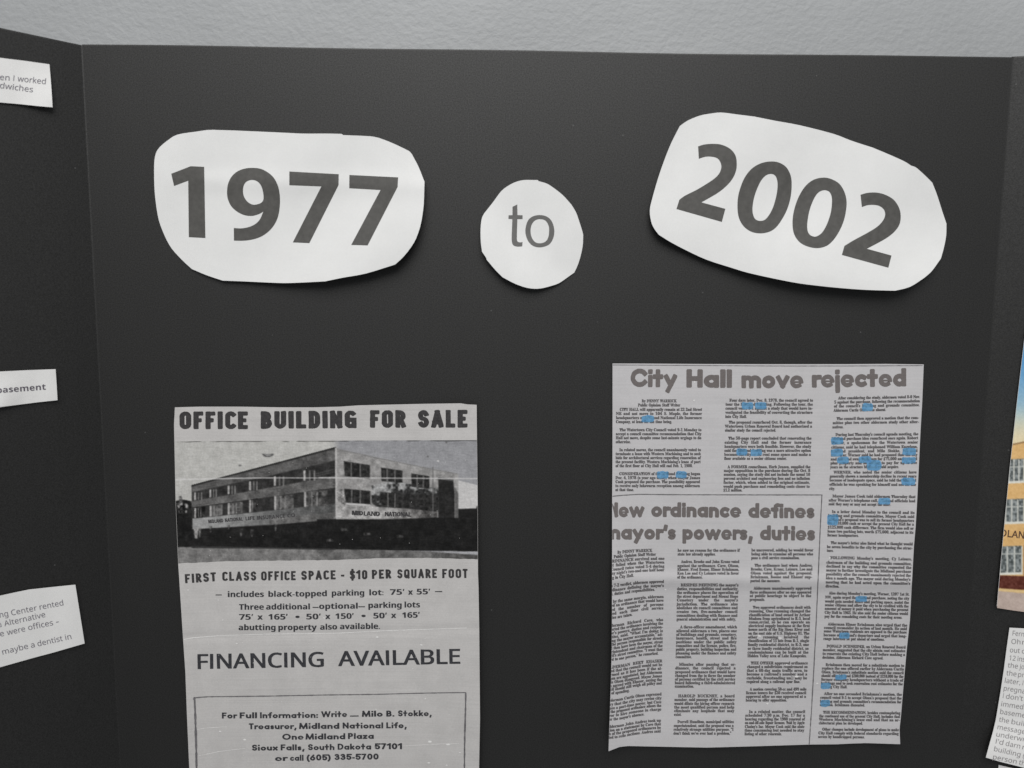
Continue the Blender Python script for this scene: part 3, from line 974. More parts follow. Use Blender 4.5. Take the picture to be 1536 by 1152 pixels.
for (x0, x1) in ((222,268),(320,362),(437,482),(574,622),(733,792),(922,990)):
    t = (x0 - 203) / 900
    y0, y1 = 632 - (x0 - 206) * .2 + 4, 688 - (x0 - 208) * .178
    ly.append((c1([(x0,y0),(x1,y0-8),(x1,y1-8),(x0,y1)]), mott(62, 20)))
    for xm, wd, v in ((x0 + 2, 5 + 2 * t, 182), ((x0 + x1) / 2 + 2, 3 + 1.5 * t, 128), (x1 - 2, 3.5 + 1.5 * t, 138)):
        ly.append((c1([(xm-wd,y0+2),(xm+wd,y0),(xm+wd,y1-3),(xm-wd,y1-1)]), mott(v, 30, 4)))
for (x0, x1, pane) in ((225,290,40),(322,400,115),(438,530,95),(575,625,60),(735,855,100),(926,1070,90)):
    t = (x0 - 203) / 900
    y0, y1 = 736 - (x0 - 212) * .150, 800 - (x0 - 205) * .102
    ly.append((c1([(x0,y0),(x1,y0-10),(x1,y1-8),(x0,y1)]), mott(pane, 60, 5, 11)))
    ly.append((c1([(x0-4,y0),(x0+6+3*t,y0),(x0+6+3*t,y1),(x0-4,y1)]), mott(180, 25, 4)))
    for q in (.32, .55):
        if x1 - x0 > 60 or q < .4:
            xm = x0 + (x1 - x0) * q
            ly.append((c1([(xm-3-t,y0+2),(xm+3+t,y0),(xm+3+t,y1-6),(xm-3-t,y1-4)]), mott(138, 40, 4)))
# wires
for yy in (515, 500):
    ly.append((c1([(990, yy + 14), (1109, yy - 14), (1109, yy - 10), (990, yy + 19)]), gv(96)))
# low dark planting and ground
ly.append((c1([(100,840),(205,872),(700,846),(1126,806),(1126,1000),(100,990)]), lambda x, y: mott(40, 18, 7, 12)(x, y)))
for (x, y, v, ww, hh) in ((232,895,150,16,34),(255,890,120,8,30),(325,870,90,8,20),(440,860,80,8,16),(520,890,85,10,24),(588,895,80,8,24),(740,860,70,10,22)):
    ly.append((c1([(x-ww,y-hh),(x+ww,y-hh),(x+ww*.4,y+hh),(x-ww*.6,y+hh)]), mott(v, 60, 3)))
ly.append((c1([(90,690),(150,680),(200,690),(207,760),(207,940),(90,985)]), mott(38, 22, 5)))
ly.append((c1([(105,700),(150,690),(185,715),(170,765),(120,770)]), mott(90, 150, 4, 15)))
ly.append((c1([(120,660),(140,655),(145,700),(125,700)]), mott(110, 90, 3, 16)))
# right wing
ly.append((c2([(100,347),(140,362),(400,418),(700,480),(885,515),(885,810),(106,810)]), lambda x, y: mott(152, 34, 7, 20)(x, y)))
ly.append((c2([(140,362),(400,418),(700,480),(885,515),(885,520),(700,486),(400,424),(140,368)]), gv(128)))
ly.append((c2([(97,345),(107,352),(110,800),(100,800)]), mott(190, 20)))
tree = lambda x, y: np.stack([165 - 108 * ss(-.32, .22, vnoise(x, y, 9, 31) * .8 + vnoise(x, y, 3.5, 32) * .45 + (y - 738) * .013 + (x - 600) * .0022) + vnoise(x, y, 2.4, 5) * 34] * 3, 1)
ly.append((c2([(330,590),(470,560),(700,600),(760,610),(760,745),(380,745),(330,700)]), tree))
ly.append((c2([(106,620),(150,610),(165,760),(110,760)]), lambda x, y: mott(150, 110, 7, 33)(x, y)))
for wn in ([(152,433),(320,460),(320,548),(158,530)], [(390,475),(528,495),(528,572),(394,562)], [(583,512),(700,530),(700,612),(587,598)],
           [(155,610),(322,625),(322,715),(165,705)], [(385,632),(560,642),(755,655),(755,760),(560,745),(392,725)]):
    ly.append((c2(wn), mott(54, 34, 4, 40)))
for xm, y0, y1 in ((200,445,535),(258,452,540),(430,484,566),(480,490,568),(622,520,602),(662,526,606),(203,615,706),(258,620,710),(435,636,728),(480,640,732)):
    ly.append((c2([(xm-4,y0),(xm+4,y0),(xm+4,y1),(xm-4,y1)]), mott(118, 30, 3)))
ly.append((c2([(165,700),(322,710),(322,722),(165,712)]), gv(190)))
ly.append((c2([(106,705),(180,715),(590,740),(750,760),(750,800),(106,806)]), lambda x, y: mott(165, 60, 6, 44)(x, y) - (ss(560, 660, x) * 70)[:, None]))
ly.append((c2([(719,470),(726,470),(726,800),(719,800)]), gv(112)))
ly.append((c2([(757,540),(800,541),(852,555),(862,640),(862,810),(757,810)]), mott(48, 16, 5, 45)))
ly.append((c2([(757,540),(800,541),(852,555),(852,562),(757,548)]), gv(110)))
ly.append((c2([(862,600),(884,640),(884,810),(864,810)]), mott(104, 20)))
ly.append((c2([(884,740),(1000,736),(1003,722),(1020,722),(1020,1010),(884,1010)]), mott(42, 12, 6, 46)))
ly.append((c2([(-20,805),(110,806),(400,806),(750,795),(1020,800),(1020,1010),(-20,1004)]), mott(38, 16, 8, 47)))
for (x, y) in ((155, 872), (512, 915), (300, 900), (60, 940)):
    ly.append((c2([(x-22,y-8),(x+18,y-10),(x+24,y+8),(x-18,y+10)]), mott(72, 50, 3, 48)))
# street
ly.append((c1([(90,983),(500,985),(1126,998),(1126,1110),(90,1110)]), mott(126, 30, 7, 50)))
ly.append((c2([(-20,996),(400,1003),(700,1012),(1020,1035),(1020,1110),(-20,1110)]), lambda x, y: mott(112, 34, 7, 51)(x, y) - (ss(640, 720, x) * 26)[:, None]))
ly.append((c1([(200,978),(700,985),(1126,996),(1126,1003),(700,994),(200,990)]), gv(62)))
# pale toner line of the fold and a smudge in the sky
ly.append((c1([(93,548),(640,538),(1126,539),(1126,543),(640,544),(93,555)]), gv(205)))
ly.append((c2([(-10,537),(1020,543),(1020,549),(-10,543)]), gv(196)))
ly.append((c1([(650,385),(690,390),(728,385),(726,398),(700,408),(668,406)]), gv(95)))
ly.append((c1([(664,388),(690,394),(714,390),(706,398),(684,401)]), gv(165)))
ly.append((c1([(500,458),(515,454),(523,463),(508,470)]), gv(120)))
for (x, y) in ((755, 432), (690, 405), (808, 314)):
    ly.append((c2([(x-6,y-5),(x+6,y-5),(x+6,y+5),(x-6,y+5)]), gv(210 if x == 755 else 105)))


def pic_col(x, y):
    c = paint(x, y, ly)
    n = vnoise(x, y, 1.6, 60) * 15 + vnoise(x * .2, y, 1.3, 61) * 13 + vnoise(x, y * .25, 1.7, 62) * 6
    g_ = (.65 + c / 500)
    c = (c - 140) * 1.12 + 134 + n[:, None] * g_ * .95
    # ragged dark top border of the clipping
    t = (y - (662.6 - (x - 262) * .0045 + vnoise(x, y * 0, 14, 63) * 1.2))
    k = np.exp(-(t / .9) ** 2) * np.clip((vnoise(x, y * 0, 11, 64) + .22) * 2.5 + ss(640, 720, x), 0, 1)
    return c * (1 - .5 * k[:, None])


GF = .46 / float(lin(186.))
ytop = lambda x: 662.0 - (x - 262) * .004
ybot = lambda x: np.interp(x, [262, 300, 340, 430, 500, 560, 640, 717], [845, 843.5, 841.6, 840.6, 840, 837.4, 836.8, 838.8]) + vnoise(x, x * 0, 6, 90) * .7
pic = print_grid('building_photograph', PC, hfly, lambda y: fxl(y) + .35, lambda y: fxr(y) - .35, ytop, ybot, 620, 250, pic_col, M_PIC, flyer, GF)

# headings
pr = Print(PC, hfly, .00011)
Hd = [("OFFICE",269.3,643.6,371.7,643.6),("BUILDING",391.2,643.2,535,642.2),("FOR",555,641.6,609,641.6),("SALE",627.2,641.6,701.2,641.2)]
for t, a, b0, c, b1 in Hd: pr.stroke(t, a, b0, c, b1, 26.4, .118, .68, .80, gap=.10, wob=.16)
pr.build('headline', M_INK, flyer)
pr = Print(PC, hfly, .00011)
for t, a, b0, c, b1 in [("FIRST",277.9,875,324.5,871.9),("CLASS",333.4,871.4,384.4,870.8),("OFFICE",391.7,870.8,443.7,870.3),("SPACE",452,870,503.6,869),
                        ("-",511.5,868,516.5,868),("$10",524.7,869,551,868.8),("PER",558,868.4,587,867.6),("SQUARE",596,867.6,655.5,867),("FOOT",663.4,867.2,701.6,867)]:
    pr.stroke(t, a, b0, c, b1, 13.7, .102, .68, .78, gap=.14, wob=.08)
pr.build('subheading', M_INK, flyer)
pr = Print(PC, hfly, .00011)
W_ = [("—",323.4,895.5,332,895.5),("includes",341.6,895.5,395.2,895.3),("black-topped",402.5,895.2,489.7,894.2),("parking",497.6,893.6,545.8,893.2),("lot:",554,893,574.8,892.6),
      ("75′",585,892.2,606,892),("x",612,892,618.7,892),("55′",625,891.6,644.7,891.4),("—",652.5,890.5,662.8,890.4),
      ("Three",358.4,914.6,395.2,914.4),("additional",399,914.3,464.3,914),("—",468.9,914.2,477.4,914.1),("optional",478.6,913.5,536,912.8),("—",537.6,913.2,546.9,913.1),("parking",552.6,912,601.9,911.5),("lots",606.8,911.2,629.5,911),
      ("75′",358.6,929.6,379,929.5),("x",386,929.5,393.6,929.5),("165′",402.5,929.4,431,929.2),("•",442.9,929.4,448.9,929.4),("50′",459.4,929,480.5,928.8),("x",487.8,928.6,495,928.6),
      ("150′",503,928.4,530,928),("•",542,928,548,928),("50′",560,927.6,579.7,927.4),("x",586.4,927,593.8,927),("165′",603.2,926.8,629,926.4),
      ("abutting",357.8,945.2,412.8,945.1),("property",417.4,945.1,474.6,944.8),("also",480,944.6,505.2,944),("available.",509.8,943.7,569.4,943.3)]
for t, a, b0, c, b1 in W_:
    pr.word(t, a, b0, c, b1, 8.4, 'bold' if t[0] not in '—•' else 'plain', 3, -.004 if t[0] not in '—•' else .02, wob=.06, double=.65)
pr.build('small_print', M_INK2, flyer)
pr = Print(PC, hfly, .00011)
pr.word("FINANCING", 296.3, 1003.2, 485, 999.8, 21.6, 'sans', 4, .012, wob=.10, double=1.05)
pr.word("AVAILABLE", 507, 998.8, 689.4, 995.2, 21.6, 'sans', 4, .012, wob=.10, double=1.05)
pr.build('subheading', M_INK2, flyer)
pr = Print(PC, hfly, .00011)
for t, a, b0, c, b1 in [("For",332.9,1077.8,355,1077.6),("Full",359.5,1077.6,385.5,1077.4),("Information:",390,1077.4,477,1076.8),("Write",481.9,1075.9,520.6,1075.5),("Milo",542.8,1075.2,574,1074.9),("B.",579.4,1074.9,591.6,1074.8),("Stokke,",597,1074.6,647.4,1074.2),
                        ("Treasurer,",373.3,1094,444.7,1093.6),("Midland",448.6,1093.5,509,1093.2),("National",513.9,1092.9,574.8,1092.6),("Life,",579.4,1092.5,610,1092.3),
                        ("One",423.4,1109.8,455.3,1109.4),("Midland",458.2,1109.4,518,1108.9),("Plaza",522,1108.6,560.7,1108.2),
                        ("Sioux",378,1126,416.6,1125.7),("Falls,",421,1125.6,456.7,1125.4),("South",462,1125.3,501.7,1125),("Dakota",506.5,1124.6,556.7,1124.2),("57101",562,1124,603,1123.8),
                        ("or",412.5,1141.6,430.6,1141.4),("call",435,1141.3,455.3,1141.1),("(605)",460,1141,496,1140.4),("335-5700",501.7,1140,568,1139.3)]:
    pr.stroke(t, a, b0, c, b1, 9.0, .112, .66, 1.0, gap=.085, wob=.05)
pr.word("—", 525, 1077.5, 538, 1077.3, 9, 'plain', 2, .03)
pr.build('address_text', M_INK2, flyer)


def rule(pts, wd, plane, hf, mat, parent, name='rule_line', eps=.00011, wob=.12, taper=False):
    P = []
    for i in range(len(pts) - 1):
        a, b_ = np.array(pts[i], float), np.array(pts[i + 1], float)
        k = max(2, int(np.linalg.norm(b_ - a) / 4))
        for j in range(k): P.append(a + (b_ - a) * j / k)
    P.append(np.array(pts[-1], float)); P = np.array(P)
    t = np.gradient(P, axis=0); t /= np.linalg.norm(t, axis=1)[:, None]
    n = np.stack([-t[:, 1], t[:, 0]], 1)
    ww = wd / 2 * (1 + rng.normal(0, .16, len(P)))
    if taper: ww *= np.sin(np.linspace(.15, math.pi - .15, len(P))) ** .5
    P = P + rng.normal(0, wob, P.shape) * .4
    V = np.vstack([P + n * ww[:, None], P - n * ww[:, None]])
    m = len(P)
    F = []
    for i in range(m - 1): F += [(i, i + 1, m + i + 1), (i, m + i + 1, m + i)]
    F = np.array(F)
    a, b_, d = V[F[:, 0]], V[F[:, 1]], V[F[:, 2]]
    ar = (b_[:, 0]-a[:, 0])*(d[:, 1]-a[:, 1]) - (b_[:, 1]-a[:, 1])*(d[:, 0]-a[:, 0])
    F[ar > 0] = F[ar > 0][:, ::-1]
    return link_mesh(name, plane.at(V[:, 0], V[:, 1], hf(V[:, 0], V[:, 1]) + eps), F, mat, parent, smooth=False)


rule([(289.5,1049),(294,1046.6),(310,1045.2),(400,1044.2),(480,1042.6),(560,1041.6),(640,1039.6),(699,1038.8)], 1.5, PC, hfly, M_RULE, flyer)
rule([(291.6,1045.5),(292.4,1060),(294,1110),(294.8,1152),(296,1207)], 3.0, PC, hfly, M_RULE, flyer, eps=.00013)
rule([(698.6,1039),(698.4,1060),(697.2,1100),(696.6,1152),(696,1207)], 2.3, PC, hfly, M_RULE, flyer, eps=.00013)
# worn toner streaks and flecks
rule([(276,959),(290,956.6),(330,953.4),(400,951.2),(500,950),(580,946),(700,942)], .8, PC, hfly, M_SCR, flyer, name='toner_streak')
rule([(284,1096),(310,1092),(340,1090)], .6, PC, hfly, M_SCR, flyer, name='toner_streak', taper=True)
rule([(297,1134),(330,1127),(372,1122)], .7, PC, hfly, M_SCR, flyer, name='toner_streak', taper=True)
rule([(600,1119),(660,1116),(690,1115)], .6, PC, hfly, M_SCR, flyer, name='toner_streak', taper=True)
V, F = [], []
fk = [(282,885,1.6),(355,965.5,2.4),(367,1109.5,3.2),(645,1112.5,4.2),(672,1116.5,4.0),(690,1129,2.2),(643,1144,3),(670,1148,2.4),(566,955.5,3),(632,967.5,2.6),(564,1064,1.6),(334,930,1.8),(327,900,1.4),(486,927,2.2),(638,1048,1.8),(330,1097,2.6)]
fk += [(rng.uniform(285, 705), rng.uniform(850, 1150), rng.uniform(.5, 1.1)) for _ in range(70)] + [(rng.uniform(285, 705), rng.uniform(665, 835), rng.uniform(.5, .9)) for _ in range(40)]
for (x, y, q) in fk:
    n = len(V)
    for k in range(6):
        a = k / 6 * 2 * math.pi
        V.append((x + math.cos(a) * q * rng.uniform(.6, 1), y - math.sin(a) * q * .5 * rng.uniform(.5, 1)))
    F += [(n, n + k, n + k + 1) for k in range(1, 5)]
V = np.array(V)
o = link_mesh('toner_flecks', PC.at(V[:, 0], V[:, 1], hfly(V[:, 0], V[:, 1]) + .00014), F, M_SCR, flyer, smooth=False)
tag(o, kind='stuff')
# sign lettering in the printed photograph
pr = Print(PC, hfly, .00013)
for t, a, b0, c, b1 in [("MIDLAND",312.5,785,334.5,783.2),("NATIONAL",337.5,783,364,780.8),("LIFE",368.5,780.6,382,779.4),("INSURANCE",386,779.4,427,776.4),("CO.",431,776.2,444.5,775)]:
    pr.word(t, a, b0, c, b1, 5.4, 'bold', 1, .0, wob=.15, double=.5)
M_SIGN = flat_mat('sign_print', (.05, .048, .05), .7, .5, 900)
pr.build('sign_lettering', M_SIGN, pic)
pr = Print(PC, hfly, .00013)
for t, a, b0, c, b1 in [("MIDLAND",527.5,772.5,569,774.2),("NATIONAL",577,774.2,616,775)]:
    pr.word(t, a, b0, c, b1, 6.6, 'bold', 1, .0, wob=.25, double=.9)
pr.build('sign_lettering', M_SIGN, pic)

# ------------------------------------------------------------------ the newspaper page
NEWS = [(918.8,545.2),(960,545.3),(1060,546),(1160,546.2),(1270,546.2),(1330,545.8),(1385.6,546.6),
        (1383.5,600),(1380.6,649.8),(1378,705),(1375.8,750),(1373.5,790),(1371,818),(1367.6,879),(1364.9,930),(1360,975.6),(1355,1032),(1351.6,1072),(1349.3,1094),(1350.3,1116.3),
        (1324,1115.4),(1298.4,1114.6),(1275,1115.4),(1256.5,1116.4),(1214,1116.8),(1133,1119.4),(1060,1121.4),(991,1120),(960,1119.4),(942,1119),(929,1120.5),(912.8,1126.9),
        (913.6,1100),(914.6,1075.8),(916.4,1020),(917.3,984.7),(917.9,930),(918.1,844),(918.2,740),(918.6,709.7),(918.8,620)]
ne_l = sorted([(p[1], p[0]) for p in NEWS if p[0] < 919])
nxl = lambda y: np.interp(y, [a for a, _ in ne_l], [b for _, b in ne_l])


def hnews(x, y):
    x = np.asarray(x, float); y = np.asarray(y, float)
    l = ss(985, 912, x) * ss(740, 1000, y); r_ = ss(1290, 1378, x) * ss(620, 860, y)
    bt = ss(1040, 1125, y)
    fold = np.exp(-((y - 871 - (x - 1140) * .012) / 11.0) ** 2)
    return .0016 + .0050 * l ** 1.2 + .0042 * r_ + .0018 * bt + .0016 * fold + .0004 * np.sin(x / 53 + y / 90) + .0004 * np.sin(y / 61)


news = sheet('newspaper_page', PC, np.array(NEWS), hnews, M_NEWS, M_RIMN, step=4)
tag(news, 'copied newspaper page with a City Hall headline and blue highlighter marks', 'newspaper page')

nclip = lambda y: nxl(y) + .3
# headlines
pr = Print(PC, hnews, .00011)
for t, a, b0, c, b1 in [("City",945.8,580.3,1015.2,581),("Hall",1029.6,581.4,1098,581.8),("move",1112.2,582.4,1205,582.4),("rejected",1218,581.6,1359.6,579.6)]:
    pr.stroke(t, a, b0, c, b1, 27.6, .132, .70, 1.06, gap=.045, wob=.12, desc=.30)
pr.build('headline', M_HEAD, news)
pr = Print(PC, hnews, .00011, clip=nclip)
for t, a, b0, c, b1 in [("New",911.5,776,966.5,775.6),("ordinance",976.8,775.4,1111.6,776.6),("defines",1122.4,776.8,1221.6,777.6),
                        ("mayor's",906,809.4,1013.6,809.4),("powers,",1023.6,809.6,1129,810.2),("duties",1140,810.2,1222.4,811)]:
    pr.stroke(t, a, b0, c, b1, 22.4, .135, .71, 1.06, gap=.05, wob=.12, desc=.26)
pr.build('headline', M_HEAD, news)
# rules
rule([(919.3,547.4),(960,547.6),(1100,548.6),(1180,549),(1260,548.9),(1384,548.4)], .9, PC, hnews, M_RULE, news)
rule([(918.8,744.4),(935,742.8),(960,741.4),(1010,742),(1100,742.2),(1233.5,742.4)], 1.4, PC, hnews, M_RULE, news)
rule([(1233,742),(1230.5,790),(1228,850),(1224.5,930),(1221,1000),(1217,1070),(1213.8,1116.4)], 1.5, PC, hnews, M_RULE, news, eps=.00013)


# body text ---------------------------------------------------------
def column(lines, ys, xl, xr, slope=lambda y: 0.0, warp=None, clip=None, em=6.5, name='text_column', mat=None):
    """lines of type set justified between xl(y) and xr(y); '|' ends a ragged line, '^' centres, leading '~' indents"""
    pr = Print(PC, hnews, .00011, warp=warp, clip=clip)
    for s, yc in zip(lines, ys):
        if not s: continue
        a, b_ = xl(yc), xr(yc)
        if s[0] == '~': a += 5.5; s = s[1:]
        ragged = s.endswith('|'); cen = s.endswith('^')
        s = s.rstrip('|^')
        ws = s.split()
        W = []
        for wd in ws:
            V, F, L_ = font_word(wd, 'serif', 1, .011)
            W.append((V, F, L_))
        nat = sum(q[2] for q in W) * em
        sp0 = .26 * em
        full = b_ - a
        hs = .80
        if not (ragged or cen):
            hs = min(.93, max(.62, (full - sp0 * .9 * (len(W) - 1)) / nat))
            spc = (full - nat * hs) / max(1, len(W) - 1)
            if spc < sp0 * .5:
                hs = (full - sp0 * .5 * (len(W) - 1)) / nat; spc = sp0 * .5
            x = a
        else:
            spc = sp0
            tot = nat * hs + spc * (len(W) - 1)
            x = a if ragged else (a + b_) / 2 - tot / 2
        sl = slope(yc)
        for V, F, L_ in W:
            if len(V):
                px = x + V[:, 0] * em * hs
                py = yc + 1.55 + sl * (px - (a + b_) / 2) - V[:, 1] * em
                pr.add(px, py, F)
                pr.add(px + .42, py + .05, F, np.ones(len(px)))
            x += L_ * em * hs + spc
    return pr.build(name, mat or M_BODY, news)


def E_(y0, v0, y1, v1): return lambda y: v0 + (v1 - v0) * (y - y0) / (y1 - y0)


T = lambda oy, s, v: [oy + q / s for q in v]
column(["By DENNY WARRICK^", "Public Opinion Staff Writer^", "~CITY HALL will apparently remain at 22 2nd Street", "NE and not move to 104 S. Maple, the former",
        "headquarters of Midland National Life Insurance", "Company, at least for the time being.|", "~The Watertown City Council voted 9-1 Monday to",
        "accept a council committee recommendation that City", "Hall not move, despite some last-minute urgings to do", "otherwise.|",
        "~In related moves, the council unanimously voted to", "terminate a lease with Western Machining and to seek", "bids for architectural services regarding renovation of",
        "the present facility. Western Machining's lease of part", "of the first floor at City Hall will end Feb. 1, 1980.|",
        "~CONSIDERATION of the Midland Building began", "Dec. 4, 1978 (a year ago today) when Mayor James", "Cook proposed the purchase. The possibility appeared",
        "to receive only lukewarm reception among aldermen", "at that time.|"],
       T(530, 5.008, [360,391,424,455,486,516,577,607,637,667,727,757,787,817,847,907,937,967,997,1027]),
       E_(613, 923.8, 735, 922.8), E_(613, 1053, 735, 1049.6))
column(["~Four days later, Dec. 8, 1978, the council agreed to", "tour the Midland Building. Following the tour, the", "council voted 9-1 against a study that would have in-", "vestigated the feasibility of converting the structure", "into City Hall.|",
        "~The proposal resurfaced Oct. 8, though, after the", "Watertown Urban Renewal Board had authorized a", "similar study the council rejected.|",
        "~The 50-page report concluded that renovating the", "existing City Hall and the former insurance", "headquarters were both feasible. However, the study", "said the Midland Building was a more attractive option",
        "because the city could rent some space and make a", "floor available as a senior citizens center.|",
        "~A FORMER councilman, Herb Jensen, supplied the", "major opposition to the purchase during the Oct. 8", "session, saying the study did not include the usual 10", "percent architect and engineering fees and no inflation",
        "factor, which, when added to the original estimate,", "would push purchase and remodeling costs closer to", "$1.2 million.|"],
       T(530, 5.008, [355,385,415,446,477,520,550,580,640,671,702,732,762,792,855,883,912,942,972,1002,1030]),
       E_(601, 1088.3, 735, 1084.8), E_(601, 1219.4, 735, 1214.2))
c3y = T(530, 5.008, [333,364,394,426,489,520,552,610,640,672,705,735,765,795,825,855,895,925,955,987,1020,1077,1108,1137]) + \
      T(740, 5.76, [165,199,233,265,300,335,369,435,470,503,565,605,638,672,706,740,775,810,870,905,940,972,1003,1037,1070]) + \
      T(930, 5.486, [41,70,98,130,160,222,252,283,314,374,403,434,464,495,525,555,612,643,674,703,765,795,823,853,904,935,965])
column(["~After considering the study, aldermen voted 8-0 Nov.", "5 against the purchase, following the recommendation", "of the council's building and grounds committee.", "Alderman Curtis Olsen was absent.|",
        "~The council then approved a motion that the com-", "mittee plus two other aldermen study other alter-", "natives.|",
        "~During last Thursday's council agenda meeting, the", "Midland purchase idea resurfaced once again. Robert", "Werner, a spokesman for the Watertown senior", "citizens, said he had telephoned William Engelson,", "Midland president, and Milo Stokke, Midland",
        "treasurer. Werner said he had proposed that the city", "and Midland swap buildings for $75,000 and to build", "plus property and be willing to pay for up to five", "years on the structure Midland would acquire.|",
        "~WERNER, who noted the senior citizens have", "generally shown a membership decline in recent years", "because of inadequate space, said he told the Midland", "officials he was speaking for himself and not for the", "city.|",
        "~Mayor James Cook told aldermen Thursday that", "after Werner's telephone call, Midland officials had", "said they may or may not accept the offer.|",
        "~In a letter dated Monday to the council and its", "building and grounds committee, Mayor Cook said", "Midland's proposal was to sell its former headquarters", "for $210,000 cash or accept the present City Hall for a", "$125,000 cash difference. The firm would also sell or", "lease two parking lots, worth $75,000, adjacent to its", "former headquarters.|",
        "~The mayor's letter also listed what he thought would", "be seven benefits to the city by purchasing the struc-", "ture.|",
        "~FOLLOWING Monday's meeting, Cy Leisure,", "chairman of the building and grounds committee,", "declined to say why the committee requested the", "mayor to further investigate the Midland purchase", "possibility after the council unanimously rejected the", "idea a month ago. The mayor said during Monday's", "meeting that he had acted upon the committee's", "direction.|",
        "~Also during Monday's meeting, Werner, 1207 1st St.", "NW, again urged the Midland purchase, noting the city", "would gain needed office and parking space, assist the", "senior citizens and allow the city to be credited with the", "amount of money it paid when purchasing the present", "City Hall in 1965. He also said the senior citizens would", "pay for the remodeling costs for their meeting areas.|",
        "~Alderman Elmer Brinkman also urged that the", "council reconsider its action of last month. He said", "some Watertown residents are opposed to the purchase", "because of Midland's departure and urged that long-", "range interests be put ahead of emotions.|",
        "~DONALD SCHNEIDER, an Urban Renewal Board", "member, suggested that the city obtain cost estimates", "to renovate the existing City Hall before making a", "decision. Alderman Richard Cave agreed.|",
        "~Brinkman then moved for a substitute motion to", "replace the one offered earlier by Alderman Curtis", "Olsen. Brinkman's substitute motion said the council", "should offer Midland $200,000 instead of $210,000 for the", "former company headquarters without a trade of", "buildings and to seek renovation cost estimates for the", "existing City Hall.|",
        "~After no one seconded Brinkman's motion, the", "council voted 9-1 to accept Olsen's proposal that the", "building and grounds committee's recommendation for", "adoption. Brinkman dissented.|",
        "~THE RECOMMENDATION, besides contemplating", "the continued use of the present City Hall, includes that", "Western Machining's lease end and that an ar-", "chitectural plan be developed.|",
        "~Other changes include development of plans to make", "City Hall comply with federal standards regarding", "access by handicapped persons.|"],
       c3y,
       lambda y: np.interp(y, [597, 650, 745, 935, 1105], [1251.6, 1247.6, 1243, 1236.2, 1227]),
       lambda y: np.interp(y, [597, 650, 745, 850, 935, 1020, 1105], [1380, 1377.4, 1373.2, 1367, 1361, 1354.6, 1347.4]),
       slope=lambda y: float(np.interp(y, [597, 700, 760, 840, 930, 1100], [-.017, -.004, .012, .018, .015, .008])),
       em=6.35)


def warpL(px, py):
    k = ss(998, 912, px) * ss(740, 960, py) * .8 + .2 * ss(960, 912, px) * ss(780, 820, py)
    return px, py + 9.5 * k ** 1.25


column(["By DENNY WARRICK^", "Public Opinion Staff Writer^"], T(740, 5.76, [495, 529]), lambda y: 922., lambda y: 982., warp=warpL, clip=nclip)
lo1 = ["AN ORDINANCE survived and one", "almost failed when the Watertown", "City Council twice voted 5-4 during", "Monday night's two-and-one half hour", "meeting in City Hall.|",
       "~By a 7-2 verdict, aldermen approved", "an ordinance defining the mayor's", "powers, duties and responsibilities.|",
       "~But by the same margin, aldermen", "rejected an ordinance that would have", "allowed the number of persons", "certified each time civil service", "vacancies are taken.|",
       "~Alderman Richard Cave, who", "supported the ordinance involving the", "mayor's powers, duties and respon-", "sibilities, said, \"What I'm doing is", "making the mayor accountable,\" ad-", "ding the person responsible for streets",
       "would then have been the mayor, street", "superintendent and chairman of the", "council's street committee. \"I want that", "pinned to one person,\" he remarked.|",
       "~ALDERMAN BERT EHASER", "argued that the council would not be", "informed as it has been if the al-", "dermen are appointed, but Alderman", "Curtis Olson disagreed. Mayor James", "Cook agreed with Ehaser, saying the", "council should still weigh all policy and", "kind of spending.|",
       "~Alderman Curtis Olson expressed", "worry that the city may revise city", "to have a part-time mayor, but Cave", "said the proposed ordinance allows the", "mayor to hire someone in charge", "under the mayor's absence.|",
       "~Alderman John Andres took up", "motion on a statement by Cave that", "each of the proposed ordinances be", "tabled to redo sections. Andres said"]
lo1y = T(740, 5.76, [565,598,632,664,699,765,800,832,895,927,962,994,1027]) + T(930, 5.486, [0,30,60,91,122,152,183,214,244,276,340,370,401,432,463,493,522,553,612,645,677,706,737,768,828,858,887,917])
column(lo1, lo1y, lambda y: 903. if y < 930 else 905., E_(838, 996.6, 1097, 991), warp=warpL, clip=nclip)
lo2 = ["he saw no reason for the ordinance if", "state law already applies.|",
       "~Andres, Broeke and John Kranz voted", "against the ordinance. Cave, Olson,", "Ehaser, Fred Boone, Elmer Brinkman,", "Ken Loe and Cy Leisure voted in favor", "of the ordinance.|",
       "~BESIDES DEFINING the mayor's", "duties, responsibilities and authority,", "the ordinance places the operation of", "the street department and Mount Hope", "Cemetery under the mayor's", "jurisdiction. The ordinance also", "abolishes six council committees and", "creates two, five-member council", "committees dealing with finance and", "general administration and with safety,|",
       "~A three-officer amendment, which", "allowed aldermen a two, places one", "of buildings and grounds, cemetery,", "insurance, health, street and fire", "positions under the public safety", "committee and the license, police, fire,", "public property, building inspection and", "planning under the finance and safety", "committee.|",
       "~Minutes after passing that or-", "dinance, the council rejected a", "proposed ordinance that would have", "changed from the to three the number", "of persons certified by the civil service", "board following a third-administered", "examination.|",
       "~HAROLD BUCKNEY, a board", "member, said passage of the ordinance", "would dilute the hiring officer research", "the most qualified person and help", "eliminate any loophole that may", "exist.|",
       "~Darrell Hamilton, municipal utilities", "superintendent, said the proposal was a", "relatively strange utilities purpose. \"I", "don't think we've ever had a problem,\"|"]
lo2y = T(740, 5.76, [495,528,593,628,660,693,727,795,828,860,893,925,960,992,1025,1058,1090]) + T(930, 5.486, [60,92,122,152,183,214,244,275,306,368,398,430,460,490,520,548,628,658,690,720,750,780,840,872,903,935])
column(lo2, lo2y, lambda y: np.interp(y, [826, 941, 1100], [1016.2, 1014.4, 1010]), lambda y: np.interp(y, [826, 941, 1100], [1109.4, 1105.4, 1100]))
